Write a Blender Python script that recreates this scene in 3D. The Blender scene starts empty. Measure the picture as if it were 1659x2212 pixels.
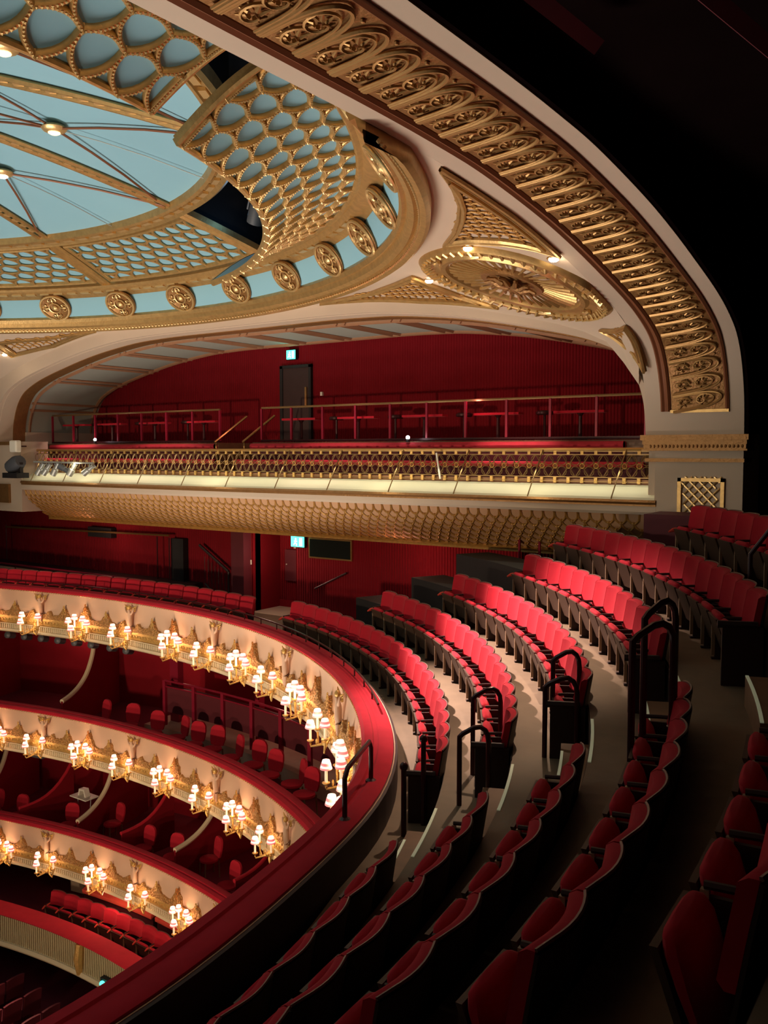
import bpy, bmesh, math, random
import numpy as np
from mathutils import Vector, Matrix
random.seed(7)
sc = bpy.context.scene
COL = sc.collection
PI = math.pi
R = math.radians

# ------------------------------------------------------------------ camera
cam_d = bpy.data.cameras.new('camera'); cam = bpy.data.objects.new('camera', cam_d); COL.objects.link(cam)
cam_d.sensor_fit = 'VERTICAL'; cam_d.sensor_height = 24.0; cam_d.lens = 24.0 * 1950 / 2212
cam_d.clip_start = 0.05; cam_d.clip_end = 200
cam.location = (0, 0, 0); cam.rotation_euler = (R(90 - 3.81), 0, R(35))
sc.camera = cam

# ------------------------------------------------------------------ view, world
sc.view_settings.view_transform = 'Standard'; sc.view_settings.look = 'None'
sc.view_settings.gamma = 1.0; sc.view_settings.use_curve_mapping = False
sc.view_settings.exposure = 0.0
w = bpy.data.worlds.new('world'); sc.world = w; w.use_nodes = True
w.node_tree.nodes['Background'].inputs[0].default_value = (.6, .4, .3, 1)
w.node_tree.nodes['Background'].inputs[1].default_value = 0.01

# ------------------------------------------------------------------ lights of the house, and added unseen ones
def spot(loc, aim, power, deg=60, blend=.6, size=.3, col=(1, .8, .55)):
    d = bpy.data.lights.new('spot', 'SPOT'); d.energy = power; d.spot_size = R(deg); d.spot_blend = blend
    d.shadow_soft_size = size; d.color = col
    o = bpy.data.objects.new('spot', d); COL.objects.link(o); o.location = loc
    o.rotation_euler = (Vector(aim) - Vector(loc)).to_track_quat('-Z', 'Y').to_euler(); return o
def point(loc, power, col=(1, .7, .42), size=.08):
    d = bpy.data.lights.new('point', 'POINT'); d.energy = power; d.color = col; d.shadow_soft_size = size
    o = bpy.data.objects.new('point', d); COL.objects.link(o); o.location = loc; return o
def area(loc, rot, sx, sy, power, col):
    d = bpy.data.lights.new('area', 'AREA'); d.shape = 'RECTANGLE'; d.size = sx; d.size_y = sy; d.energy = power; d.color = col
    o = bpy.data.objects.new('area', d); COL.objects.link(o); o.location = loc; o.rotation_euler = rot; return o
def pol_l(r, deg, z): return Vector((-15.56 + r * math.cos(R(deg)), 4.26 + r * math.sin(R(deg)), z))
def openz_l(x): return 2.2 if abs(x + 15.4) < 5.5 else 1.5
# added unseen spots low under the dome, lighting the ceiling
spot((-17.5, 2.5, -9.0), (-17.0, 3.6, 4.6), 4200, 116, .3, 2.6, (1, .88, .76))
spot((-13.5, 5.5, -9.0), (-12.6, 6.6, 4.6), 4300, 116, .3, 2.6, (1, .88, .76))
spot((-9.0, -6.6, .6), (-4.7, 15.5, .0), 2200, 13, .9, .3, (1, .86, .66))  # added wash on the far pier
spot((-16.0, -6.8, .3), (-4.6, 11.0, 3.0), 1200, 26, 1, .3, (1, .84, .68))  # added wash on the rear arch soffit
spot((-5.6, 5.5, -3.2), (-9.5, 10.5, 4.0), 420, 62, .9, .4, (1, .86, .68))  # added fill for the dropped hatch panel, from the rim
spot((-9.0, 15.2, -.2), (-11.5, 9.8, 4.2), 200, 80, .9, .3, (1, .86, .68))  # added ledge spot lifting the same hatch panel
spot((-5.2, -1.5, -3.2), (-8.5, 4.5, 4.0), 500, 56, .9, .4, (1, .86, .68))  # added fill for the left hatch panel
# added spots in place of candle glow from the unseen fronts opposite
spot((-9.5, -6.5, -10.4), (-18.5, 13.0, -11.2), 2700, 36, .9, .4, (1, .70, .45))
spot((-11.5, -7.5, -6.8), (-17.5, 13.5, -7.3), 3600, 40, .9, .4, (1, .72, .48))
spot((-14.5, -7.0, -3.8), (-15.5, 15.0, -2.9), 6400, 60, .9, .4, (1, .74, .48))
point(pol_l(9.2, 68, 4.5), 3, (.15, .5, 1), .05); point(pol_l(9.2, 27, 4.7), 3, (.4, .6, 1), .05)
spot((-19.5, 12.6, -10.9), (-19.5, 9.0, -14.2), 500, 110, 1, .1, (1, .6, .45))  # added spot over the dark stalls seats
# added spots under the slips arch, brightening the padded ledges
for x in (-23, -19, -13, -8.5):
    spot((x, 15.95, openz_l(x)), (x, 16.75, .1), 130, 75, .8, .06, (1, .62, .55))
point((-18.6, 14.3, -11.35), 16, (1, .6, .4), .1); point((-15.8, 14.6, -11.35), 16, (1, .6, .4), .1)
# slips ledge lamps, washing up the far arch
for x in (-21, -16, -11, -7.5):
    point((x, 15.25, -.35), 6, (1, .84, .52), .1)
area((-14.3, 15.66, -.32), (0, 0, 0), 18, .06, 40, (1, .93, .68))
# lantern in the open dome hatch and the downlights of the corner rosette, aimed at the upper seats
spot((-12.0, 12.0, 2.95), (-6.2, 11.3, -2.6), 14500, 36, 1, .12, (1, .74, .64))
spot((-6.73, 11.6, 2.95), (-7.6, 11.3, -3.2), 450, 44, 1, .06, (1, .68, .56))
spot((-6.2, 12.7, 2.6), (-5.5, 11.0, -2.4), 500, 44, 1, .06, (1, .68, .56))
spot((-8.58, 13.5, 2.95), (-8.6, 10.2, -3.8), 450, 46, 1, .06, (1, .72, .5))
spot((-5.6, 11.9, 2.75), (-4.6, 9.3, -3.0), 1200, 36, 1, .06, (1, .72, .5))
# slips interior and passage lamps
point((-9.6, 17.2, 1.1), 10, (1, .3, .35), .1)
point((-16.5, 17.2, 1.3), 10, (1, .35, .3), .1)
point((-15.7, 17.2, -2.6), 26, (1, .6, .45), .1)
point((-21.8, 16.6, -2.4), 12, (1, .5, .4), .1)
spot((-22.0, 13.0, 2.6), (-22.6, 15.2, -3.4), 420, 24, .6, .1, (1, .5, .45))

point((-11.0, 16.6, -2.4), 16, (1, .45, .35), .2)
point((-2.6, 6.7, 2.75), .35, (1, .45, .4), .05)  # added dim lamp to bring out the rafters
# added points brightening the boxes of the tiers
for x, y, z in ((-23.5, 17.0, -5.6), (-19.5, 17.6, -5.6), (-15.0, 17.0, -5.6), (-11.5, 15.5, -5.6), (-22.5, 16.6, -8.8), (-18.6, 17.2, -8.8), (-14.6, 16.8, -8.8), (-19.0, 15.8, -11.5), (-15.6, 15.6, -11.5)):
    point((x, y, z), 15, (1, .5, .38), .15)
# ------------------------------------------------------------------ materials
MATS = {}
def mat(name, col, rough=.6, metal=0, emit=None, estr=0, bump=None, noise=None, sheen=0, spec=.5):
    m = bpy.data.materials.new(name); m.use_nodes = True; nt = m.node_tree; b = nt.nodes['Principled BSDF']
    b.inputs['Base Color'].default_value = (*col, 1); b.inputs['Roughness'].default_value = rough
    b.inputs['Metallic'].default_value = metal; b.inputs['Specular IOR Level'].default_value = spec
    if sheen: b.inputs['Sheen Weight'].default_value = sheen; b.inputs['Sheen Roughness'].default_value = .4
    if emit: b.inputs['Emission Color'].default_value = (*emit, 1); b.inputs['Emission Strength'].default_value = estr
    tc = nt.nodes.new('ShaderNodeTexCoord')
    if noise:   # (scale, amount)
        n = nt.nodes.new('ShaderNodeTexNoise'); n.inputs['Scale'].default_value = noise[0]; n.inputs['Detail'].default_value = 4
        nt.links.new(tc.outputs['Object'], n.inputs['Vector'])
        mx = nt.nodes.new('ShaderNodeMix'); mx.data_type = 'RGBA'
        mx.inputs['A'].default_value = (*[c * (1 - noise[1]) for c in col], 1)
        mx.inputs['B'].default_value = (*[min(1, c * (1 + noise[1])) for c in col], 1)
        nt.links.new(n.outputs['Fac'], mx.inputs['Factor']); nt.links.new(mx.outputs['Result'], b.inputs['Base Color'])
    if bump:    # (kind, scale, strength, distance)
        kind, s, st, di = bump
        if kind == 'noise':
            n = nt.nodes.new('ShaderNodeTexNoise'); n.inputs['Scale'].default_value = s; n.inputs['Detail'].default_value = 3
            nt.links.new(tc.outputs['Object'], n.inputs['Vector']); out = n.outputs['Fac']
        elif kind == 'stripe':
            n = nt.nodes.new('ShaderNodeTexWave'); n.bands_direction = 'X'; n.inputs['Scale'].default_value = s
            n.inputs['Distortion'].default_value = .25; n.inputs['Detail'].default_value = 1
            nt.links.new(tc.outputs['Object'], n.inputs['Vector']); out = n.outputs['Fac']
        elif kind == 'vor':
            n = nt.nodes.new('ShaderNodeTexVoronoi'); n.inputs['Scale'].default_value = s
            nt.links.new(tc.outputs['Object'], n.inputs['Vector']); out = n.outputs['Distance']
        bp = nt.nodes.new('ShaderNodeBump'); bp.inputs['Strength'].default_value = st; bp.inputs['Distance'].default_value = di
        nt.links.new(out, bp.inputs['Height']); nt.links.new(bp.outputs['Normal'], b.inputs['Normal'])
    MATS[name] = m; return m
mat('blue', (.23, .46, .57), .75, noise=(.8, .04))
mat('cream', (.57, .455, .35), .7, noise=(1.5, .05))
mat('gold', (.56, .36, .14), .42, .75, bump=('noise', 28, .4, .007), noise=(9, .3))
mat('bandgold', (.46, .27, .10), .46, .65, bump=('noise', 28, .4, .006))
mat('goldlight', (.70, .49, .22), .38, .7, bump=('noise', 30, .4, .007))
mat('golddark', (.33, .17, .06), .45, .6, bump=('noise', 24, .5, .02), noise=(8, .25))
mat('brown', (.22, .075, .03), .5, .2)
mat('goldpaint', (.50, .27, .07), .5, .35, bump=('noise', 30, .6, .02), noise=(14, .35))
mat('reliefgold', (.52, .26, .08), .5, .25, bump=('vor', 22, .9, .05), noise=(18, .4))
mat('orangegold', (.56, .22, .05), .45, .35, bump=('noise', 35, .7, .02), noise=(14, .35))
mat('relief', (.54, .31, .17), .7)
mat('redwall', (.21, .008, .014), .95, spec=.1, bump=('stripe', 4.2, .9, .03), noise=(3, .12))
mat('redwallplain', (.23, .008, .016), .9, spec=.1, noise=(2, .15))
mat('redfloor', (.16, .006, .018), .9, noise=(4, .15))
mat('velvet', (.47, .016, .032), .85, noise=(5, .18), spec=.12, sheen=.06)
mat('velvetpad', (.60, .03, .055), .8, noise=(6, .2))
mat('velvetorange', (.62, .06, .035), .8, noise=(5, .15))
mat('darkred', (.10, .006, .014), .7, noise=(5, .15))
mat('darkbrown', (.035, .014, .013), .6, noise=(4, .2))
mat('black', (.008, .006, .007), .7)
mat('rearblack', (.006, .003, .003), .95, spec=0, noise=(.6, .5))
mat('rail', (.055, .012, .014), .35, .3)
mat('railred', (.30, .014, .04), .35, .2)
mat('brass', (.55, .33, .12), .3, .85)
mat('bronze', (.30, .19, .08), .4, .7)
mat('floor', (.19, .13, .08), .6, noise=(2.2, .3), bump=('vor', 5, .25, .02))
mat('floorpale', (.55, .42, .30), .65, noise=(3, .2))
mat('strip', (.80, .80, .60), .5, emit=(.75, .8, .5), estr=.10)
mat('panelcream', (.68, .44, .30), .6, noise=(1.4, .10), spec=.3)
mat('friezecream', (.70, .58, .38), .55)
mat('gilt', (.66, .40, .12), .4, .45, bump=('noise', 40, .6, .02), noise=(16, .25))
mat('ledge', (.72, .70, .52), .7)
mat('coffer', (.34, .36, .31), .8)
mat('cofferrib', (.34, .17, .09), .6, noise=(5, .2))
mat('white', (.75, .72, .62), .5)
mat('grey', (.10, .11, .13), .5, .3)
mat('silver', (.42, .44, .42), .35, .5)
mat('wood', (.20, .10, .05), .5, noise=(6, .3))
mat('green', (.1, .8, .6), .5, emit=(.08, 1, .72), estr=2.4)
mat('greenwhite', (.8, 1, .9), .5, emit=(.75, 1, .95), estr=3.2)
mat('bulb', (1, .9, .7), .5, emit=(1, .85, .6), estr=28)
mat('bulbwhite', (1, .95, .9), .5, emit=(.95, .95, 1), estr=14)
mat('bulborange', (1, .75, .5), .5, emit=(1, .62, .3), estr=2.2)
mat('shadewhite', (1, .9, .8), .6, emit=(1, .78, .60), estr=1.25)
mat('shadepink', (1, .5, .5), .6, emit=(1, .14, .17), estr=.75)
mat('candle', (.9, .8, .6), .5, emit=(1, .72, .42), estr=.55)
mat('slat', (.50, .42, .24), .6)
mat('trimdark', (.13, .06, .05), .4)
mat('edge', (.34, .22, .14), .45)
mat('squabwood', (.07, .035, .022), .5)
mat('winglass', (.012, .014, .012), .15)

# ------------------------------------------------------------------ mesh builder
class MB:
    def __init__(s): s.v = []; s.f = []
    def add(s, vs, fs):
        o = len(s.v); s.v += [tuple(float(c) for c in p) for p in vs]; s.f += [tuple(o + i for i in f) for f in fs]; return s
    def box(s, lo, hi, M=None):
        (x0, y0, z0), (x1, y1, z1) = lo, hi
        vs = [(x, y, z) for x in (x0, x1) for y in (y0, y1) for z in (z0, z1)]
        if M is not None: vs = [M @ Vector(p) for p in vs]
        return s.add(vs, [(0, 1, 3, 2), (4, 6, 7, 5), (0, 4, 5, 1), (2, 3, 7, 6), (0, 2, 6, 4), (1, 5, 7, 3)])
    def loops(s, rings, closed=False, caps=True, wrap=True):
        n = len(rings[0]); m = len(rings); vs = [p for r in rings for p in r]; fs = []
        for i in range(m if closed else m - 1):
            a = i * n; b = ((i + 1) % m) * n
            for j in range(n if wrap else n - 1):
                k = (j + 1) % n; fs.append((a + j, a + k, b + k, b + j))
        if caps and not closed and wrap:
            fs.append(tuple(range(n))[::-1]); fs.append(tuple((m - 1) * n + j for j in range(n)))
        return s.add(vs, fs)
    def tube(s, pts, r, n=6, closed=False, caps=True, flat=None):
        P = [Vector(p) for p in pts]; m = len(P); rings = []
        rr = r if hasattr(r, '__len__') else [r] * m
        up = None
        for i, p in enumerate(P):
            t = (P[(i + 1) % m] - P[i - 1]) if closed else (P[min(i + 1, m - 1)] - P[max(i - 1, 0)])
            t = t.normalized() if t.length > 1e-9 else Vector((0, 0, 1))
            if up is None: up = Vector((0, 0, 1)) if abs(t.z) < .9 else Vector((1, 0, 0))
            a = t.cross(up)
            if a.length < 1e-4: a = t.cross(Vector((1, .3, .2)))
            a.normalize(); b = a.cross(t).normalized(); up = b
            rings.append([p + (a * math.cos(2 * PI * j / n) + b * math.sin(2 * PI * j / n)) * rr[i] for j in range(n)])
        return s.loops(rings, closed, caps)
    def sweep(s, pts, outs, ups, prof, closed=False, caps=True):
        rings = [[Vector(p) + Vector(o) * a + Vector(u) * b for a, b in prof] for p, o, u in zip(pts, outs, ups)]
        return s.loops(rings, closed, caps)
    def lathe(s, prof, c=(0, 0, 0), n=12, M=None):
        rings = []
        for r_, z in prof:
            ring = [Vector((r_ * math.cos(2 * PI * j / n), r_ * math.sin(2 * PI * j / n), z)) for j in range(n)]
            if M is not None: ring = [M @ p for p in ring]
            rings.append([p + Vector(c) for p in ring])
        return s.loops(rings)
    def ell(s, c, rad, nu=8, nv=5, M=None):
        rings = []
        for i in range(nv + 1):
            a = -PI / 2 + PI * (i + (.0 if 0 < i < nv else 0)) / nv
            cr_ = max(math.cos(a), .02); z = math.sin(a)
            ring = [Vector((rad[0] * cr_ * math.cos(2 * PI * j / nu), rad[1] * cr_ * math.sin(2 * PI * j / nu), rad[2] * z)) for j in range(nu)]
            if M is not None: ring = [M @ p for p in ring]
            rings.append([p + Vector(c) for p in ring])
        return s.loops(rings)
    def oct(s, c, r):
        x, y, z = c
        return s.add([(x + r, y, z), (x - r, y, z), (x, y + r, z), (x, y - r, z), (x, y, z + r), (x, y, z - r)],
                     [(0, 2, 4), (2, 1, 4), (1, 3, 4), (3, 0, 4), (2, 0, 5), (1, 2, 5), (3, 1, 5), (0, 3, 5)])
    def slab(s, top, bot):
        """two equal grids of points (rows of rows) joined into a closed slab"""
        m, n = len(top), len(top[0]); vs = [p for r in top for p in r] + [p for r in bot for p in r]; o = m * n; fs = []
        for i in range(m - 1):
            for j in range(n - 1):
                a, b, c, d = i * n + j, i * n + j + 1, (i + 1) * n + j + 1, (i + 1) * n + j
                fs.append((a, b, c, d)); fs.append((o + d, o + c, o + b, o + a))
        for i in range(m - 1):
            for j in (0, n - 1):
                a, d = i * n + j, (i + 1) * n + j; q = (a, d, o + d, o + a); fs.append(q if j == 0 else q[::-1])
        for j in range(n - 1):
            for i in (0, m - 1):
                a, d = i * n + j, i * n + j + 1; q = (a, d, o + d, o + a); fs.append(q[::-1] if i == 0 else q)
        return s.add(vs, fs)
    def build(s, name, m, parent=None, smooth=False, loc=None):
        me = bpy.data.meshes.new(name); v = s.v
        if loc is not None: v = [(p[0] - loc[0], p[1] - loc[1], p[2] - loc[2]) for p in v]
        me.from_pydata(v, [], s.f)
        bm = bmesh.new(); bm.from_mesh(me); bmesh.ops.recalc_face_normals(bm, faces=bm.faces); bm.to_mesh(me); bm.free()
        if smooth:
            me.polygons.foreach_set('use_smooth', [True] * len(me.polygons))
            me.set_sharp_from_angle(angle=R(42))
        me.materials.append(MATS[m]); o = bpy.data.objects.new(name, me); COL.objects.link(o)
        if loc is not None: o.location = loc
        if parent is not None:
            o.parent = parent
            if loc is not None: o.location = Vector(loc) - Vector(parent.location) if parent.get('_w') else loc
        return o
def tag(o, label=None, cat=None, group=None, kind=None):
    if label: o['label'] = label
    if cat: o['category'] = cat
    if group: o['group'] = group
    if kind: o['kind'] = kind
    return o
def empty(name, label, cat, loc=(0, 0, 0), rot=(0, 0, 0), group=None):
    o = bpy.data.objects.new(name, None); COL.objects.link(o); o.location = loc; o.rotation_euler = rot; o.empty_display_size = .1
    return tag(o, label, cat, group)
def struct(name, mb, m, smooth=False, parent=None):
    o = mb.build(name, m, parent, smooth)
    if parent is None: o['kind'] = 'structure'
    return o
def copy_tree(o, parent=None):
    c = o.copy(); COL.objects.link(c); c.parent = parent
    for ch in o.children: copy_tree(ch, c)
    return c
ORD = ['first', 'second', 'third', 'fourth', 'fifth', 'sixth', 'seventh', 'eighth', 'ninth', 'tenth', 'eleventh', 'twelfth', 'thirteenth',
       'fourteenth', 'fifteenth', 'sixteenth', 'seventeenth', 'eighteenth', 'nineteenth', 'twentieth', 'twenty-first', 'twenty-second',
       'twenty-third', 'twenty-fourth', 'twenty-fifth', 'twenty-sixth', 'twenty-seventh', 'twenty-eighth', 'twenty-ninth', 'thirtieth']
def crom(P, n=12):
    P = np.array(P, float); out = []
    for i in range(len(P) - 1):
        p0, p1, p2, p3 = P[max(i - 1, 0)], P[i], P[i + 1], P[min(i + 2, len(P) - 1)]
        for t in np.arange(n) / n:
            out.append(.5 * ((2 * p1) + (-p0 + p2) * t + (2 * p0 - 5 * p1 + 4 * p2 - p3) * t * t + (-p0 + 3 * p1 - 3 * p2 + p3) * t ** 3))
    out.append(P[-1]); return np.array(out)

# ------------------------------------------------------------------ shared geometry of the house
CX, CY = -15.56, 4.26          # dome centre
DY = 15.5                      # far arch plane
XF, XB = -5.30, -3.67          # front and back edge of the rear arch
def domez(r): return 5.7 - .0169 * r * r
def pol(r, deg, z): a = R(deg); return Vector((CX + r * math.cos(a), CY + r * math.sin(a), z))
_B = crom([(15.5, .27), (15.43, .9), (15.21, 1.45), (14.86, 1.85), (14.32, 2.12), (13.6, 2.35), (12.56, 2.59), (11.54, 2.80), (10.5, 2.97),
           (9.08, 3.13), (8.05, 3.18), (7.0, 3.2), (5.6, 3.2), (4.26, 3.2)], 8)      # half profile, pier -> crown
BV = (_B[::-1, 0] - CY) / (DY - CY); BZ = _B[::-1, 1]
def bz(v): return float(np.interp(min(abs(v), 1), BV, BZ))
def ceilz(x, y):
    u = (x - CX) / (XF - CX); v = (y - CY) / (DY - CY)
    return bz(math.sqrt(max(0, u * u + v * v - 1)))

# ================================================================== DOME
def ringsweep(prof, mb, a0=16.0, a1=344.0, step=2.0, clampx=True):
    """prof = [(radius, z)] closed; swept round the dome centre, stopped at the rear arch"""
    n = int((a1 - a0) / step); rings = []
    for i in range(n + 1):
        a = a0 + (a1 - a0) * i / n; ring = []
        for r_, z in prof:
            p = pol(r_, a, z)
            if clampx and p.x > XF - .01: p.x = XF - .01
            ring.append(p)
        rings.append(ring)
    mb.loops(rings); return mb
# blue saucer inside the gold oculus ring, and the closed blue sectors round it
def domeslab(r0, r1, a0, a1, th=.08, off=0):
    nr = max(2, int((r1 - r0) / .5)); na = max(2, int((a1 - a0) / 3)); T = []; B = []
    for i in range(nr + 1):
        r_ = r0 + (r1 - r0) * i / nr
        T.append([pol(r_, a0 + (a1 - a0) * j / na, domez(r_) + off) for j in range(na + 1)])
        B.append([pol(r_, a0 + (a1 - a0) * j / na, domez(r_) + off + th) for j in range(na + 1)])
    return T, B
m = MB(); m.slab(*domeslab(.05, 8.1, 0, 360)); struct('ceiling', m, 'blue', True)
m = MB(); m.slab(*domeslab(8.05, 10.15, 73, 313)); struct('ceiling', m, 'blue', True)
# dark lighting chamber behind the open hatches
m = MB()
nA = 60; A0, A1 = -47, 73
T = [[pol(r_, A0 + (A1 - A0) * j / nA, z) for j in range(nA + 1)] for r_, z in ((8.12, 4.62), (8.12, 6.3), (10.3, 6.3), (10.3, 3.95))]
B = [[pol(r_, A0 + (A1 - A0) * j / nA, z) for j in range(nA + 1)] for r_, z in ((8.05, 4.62), (8.05, 6.4), (10.4, 6.4), (10.4, 3.95))]
m.slab(T, B)
m.slab([[pol(8.3, 73.2, 6.3), pol(10.2, 73.2, 6.3)], [pol(8.3, 73.2, domez(8.3) + .02), pol(10.2, 73.2, domez(10.2) + .02)]], [[pol(8.3, 73.6, 6.3), pol(10.2, 73.6, 6.3)], [pol(8.3, 73.6, domez(8.3) + .02), pol(10.2, 73.6, domez(10.2) + .02)]])
struct('ceiling', m, 'black')
for a in (24, 58, 65):   # lanterns and bars glimpsed in the dark hatches
    e = empty('stage_lantern', {24: 'dark stage lantern hanging in the upper open dome hatch', 58: 'dark stage lantern high in the lower open dome hatch', 65: 'dark blue-grey stage lantern at the bottom corner of the lower open hatch'}[a], 'lantern', pol(9.2, a, 4.45), (R(35), 0, R(a)))
    m = MB(); m.lathe([(.05, -.25), (.16, -.24), (.17, .1), (.12, .2), (.05, .25)], n=12); m.build('lantern_body', 'grey', e, True)
    m = MB(); m.tube([(-.2, 0, 0), (-.2, 0, .35), (0, 0, .42), (.2, 0, .35), (.2, 0, 0)], .02); m.build('yoke', 'grey', e)
    e2 = empty('lighting_bar', {24: 'dark scaffold bar crossing the upper dome hatch', 58: 'dark scaffold bar crossing the lower dome hatch', 65: 'short dark bar beside the lower hatch rib'}[a], 'bar')
    m = MB(); m.tube([pol(8.2, a - 3, 5.0), pol(10.1, a + 4, 5.0)], .03); m.build('bar', 'grey', e2)
# oculus ring
m = MB(); ringsweep([(7.88, 4.70), (7.92, 4.52), (7.98, 4.50), (8.02, 4.56), (8.12, 4.54), (8.2, 4.46), (8.26, 4.5), (8.28, 4.66), (8.1, 4.78)], m, 0, 360, 2, False)
struct('trim_1', m, 'gold', True)
m = MB()
for k in range(120):
    a = 360 * k / 120
    M = Matrix.Translation(pol(8.07, a, 4.515)) @ Matrix.Rotation(R(a), 4, 'Z')
    m.box((-.05, -.13, -.02), (.05, .13, .03), M)
o = m.build('ring_blocks', 'goldlight', bpy.data.objects['trim_1'])
# border ring of gold blocks round the lattice, the blue cove, and the outer roll mouldings
m = MB(); ringsweep([(10.0, 4.12), (9.92, 3.92), (9.96, 3.88), (10.02, 3.9), (10.08, 3.84), (10.22, 3.80), (10.3, 3.74), (10.34, 3.78), (10.34, 4.1)], m)
t2_ = struct('trim_2', m, 'gold', True)
m = MB()
for k in range(24, 165):
    a = k * 2.1
    if 17 < a < 343:
        M = Matrix.Translation(pol(10.13, a, 3.835)) @ Matrix.Rotation(R(a), 4, 'Z')
        m.box((-.05, -.12, -.03), (.05, .12, .03), M)
m.build('ring_blocks', 'goldlight', t2_)
m = MB(); ringsweep([(10.30, 3.80), (10.34, 3.66), (10.42, 3.5), (10.52, 3.36), (10.6, 3.26), (10.7, 3.26), (10.7, 3.85)], m)
struct('ceiling', m, 'blue', True)
m = MB(); ringsweep([(10.54, 3.36), (10.50, 3.28), (10.54, 3.20), (10.60, 3.22), (10.63, 3.12), (10.70, 3.08), (10.76, 3.12), (10.79, 3.03), (10.86, 3.0), (10.92, 3.04), (10.93, 3.2), (10.7, 3.45)], m, step=1.5)
t3_ = struct('trim_3', m, 'gold', True)
m = MB()
for k in range(0, 620):
    a = 17 + k * .53
    if a < 180: m.oct(pol(10.775, a, 3.045), .03)
tag(m.build('bead_row', 'goldlight', t3_), kind='stuff')
# meridian ribs across the saucer
for k, a in enumerate((13, 43, 73, 103, 133)):
    names = ['gold double-rod rib nearest the rear arch on the blue dome', 'upper gold double-rod rib running to the dropped lattice panel', 'long gold double-rod rib meeting the oculus ring beside the open hatch',
             'short gold double-rod rib at the lower left of the blue dome', 'gold rib of the dome furthest to the left']
    e = empty('dome_rib', names[k], 'rib', group='ribs of the blue dome')
    for sgn in (-1, 1):
        m = MB(); m.tube([pol(r_, a, domez(r_) - .05) + Vector((-math.sin(R(a)), math.cos(R(a)), 0)) * sgn * .10 for r_ in np.linspace(.6, 7.9, 14)], .045, 6); m.build('rod', 'gold', e, True)
    m = MB()
    for r_ in np.arange(1, 7.8, .22):
        M = Matrix.Translation(pol(r_, a, domez(r_) - .05)) @ Matrix.Rotation(R(a), 4, 'Z'); m.box((-.07, -.05, -.02), (.07, .05, .02), M)
    m.build('rib_blocks', 'goldlight', e)
    if a >= 73:
        m = MB(); P = [pol(r_, a, domez(r_) - .05) for r_ in np.linspace(8.2, 10.0, 6)]; t = Vector((-math.sin(R(a)), math.cos(R(a)), 0))
        m.sweep(P, [t] * 6, [Vector((0, 0, 1))] * 6, [(-.13, .1), (-.13, -.02), (-.09, -.06), (-.05, -.02), (.05, -.02), (.09, -.06), (.13, -.02), (.13, .1)]); m.build('outer_rib', 'gold', e, True)
# lamp bosses with cords in each sector
for a, lab in ((-2, 'lamp boss of the dome above the left lattice panel'), (28, 'orange lamp boss at the top left of the blue dome'), (58, 'glowing lamp boss in the middle of the blue dome'), (88, 'small white lamp boss on the left edge of the blue dome')):
    e = empty('ceiling_boss', lab, 'ceiling light', group='lamp bosses of the dome')
    c = pol(5.55, a, domez(5.55) - .1)
    m = MB(); m.ell(c, (.2, .2, .07), 16, 6); m.build('boss', 'goldlight', e, True)
    m = MB(); m.ell(c - Vector((0, 0, .06)), (.1, .1, .04), 12, 5); m.build('bulb', 'bulborange' if a != 88 else 'bulbwhite', e, True)
    for rr, aa, th in ((7.85, a - 15, .022), (7.85, a + 15, .022), (.8, a, .02), (7.9, a, .009), (4.2, a - 15 , .02), (4.2, a + 15, .02)):
        m = MB(); m.tube([c.lerp(pol(rr, aa, domez(rr) - .06), t) + Vector((0, 0, .05 * math.sin(PI * t))) for t in (0, .3, .6, 1)], th, 5); m.build('cord', 'brown' if th > .01 else 'silver', e)

# ------------------------------------------------------------------ lattice panels
def lattice(S, a0, a1, nt_, nr_, mb, nodes, bead=True, w=.045, th=.05):
    """hexagonal lattice of bulged triangular cells. S(t, r) -> (point, normal towards the room); t runs a0..a1, r 0..1"""
    def N_(i, j):  # node i along, j across
        return (a0 + (a1 - a0) * (i + .5 * (j % 2)) / nt_, j / nr_)
    def side(p, q, c):
        pts = []; nr__ = []
        for k in range(7):
            t = k / 6; b = .62 * 4 * t * (1 - t)
            mx = (p[0] + q[0]) / 2; my = (p[1] + q[1]) / 2
            u = p[0] + (q[0] - p[0]) * t + (mx - c[0]) * b; v = p[1] + (q[1] - p[1]) * t + (my - c[1]) * b
            u = min(max(u, min(a0, a1)), max(a0, a1)); v = min(max(v, 0), 1)
            P, n = S(u, v); pts.append(P + n * .02); nr__.append(n)
        outs = []
        for k in range(7):
            tg = (pts[min(k + 1, 6)] - pts[max(k - 1, 0)])
            tg = tg.normalized() if tg.length > 1e-6 else Vector((1, 0, 0)); outs.append(tg.cross(nr__[k]).normalized())
        mb.sweep(pts, outs, nr__, [(-w, -.03), (-w, .2 * th), (-w * .5, th), (w * .5, th), (w, .2 * th), (w, -.03)])
        if bead:
            for k in range(6):
                for h in (.25, .75):
                    b_ = pts[k].lerp(pts[k + 1], h) + nr__[k] * (th + .004); nodes.oct(b_, .017)
    for j in range(0, nr_):
        for i in range(-1, nt_ + 1):
            # cell: one node on inner row j, two on outer row j+1
            A = N_(i, j)
            Bn = N_(i - 1 + (j % 2), j + 1); Cn = N_(i + (j % 2), j + 1)
            c = ((A[0] + Bn[0] + Cn[0]) / 3, (A[1] + Bn[1] + Cn[1]) / 3)
            lo, hi = min(a0, a1), max(a0, a1)
            if not (lo <= c[0] <= hi): continue
            side(A, Bn, c); side(Bn, Cn, c); side(Cn, A, c)
            if lo <= A[0] <= hi:
                P, n = S(*A); s_ = .05; tx = n.cross(Vector((0, 0, 1))).normalized(); ty = n.cross(tx)
                nodes.add([P + tx * s_, P + ty * s_, P - tx * s_, P - ty * s_, P + n * (.09)], [(0, 1, 4), (1, 2, 4), (2, 3, 4), (3, 0, 4), (3, 2, 1, 0)])
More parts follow.
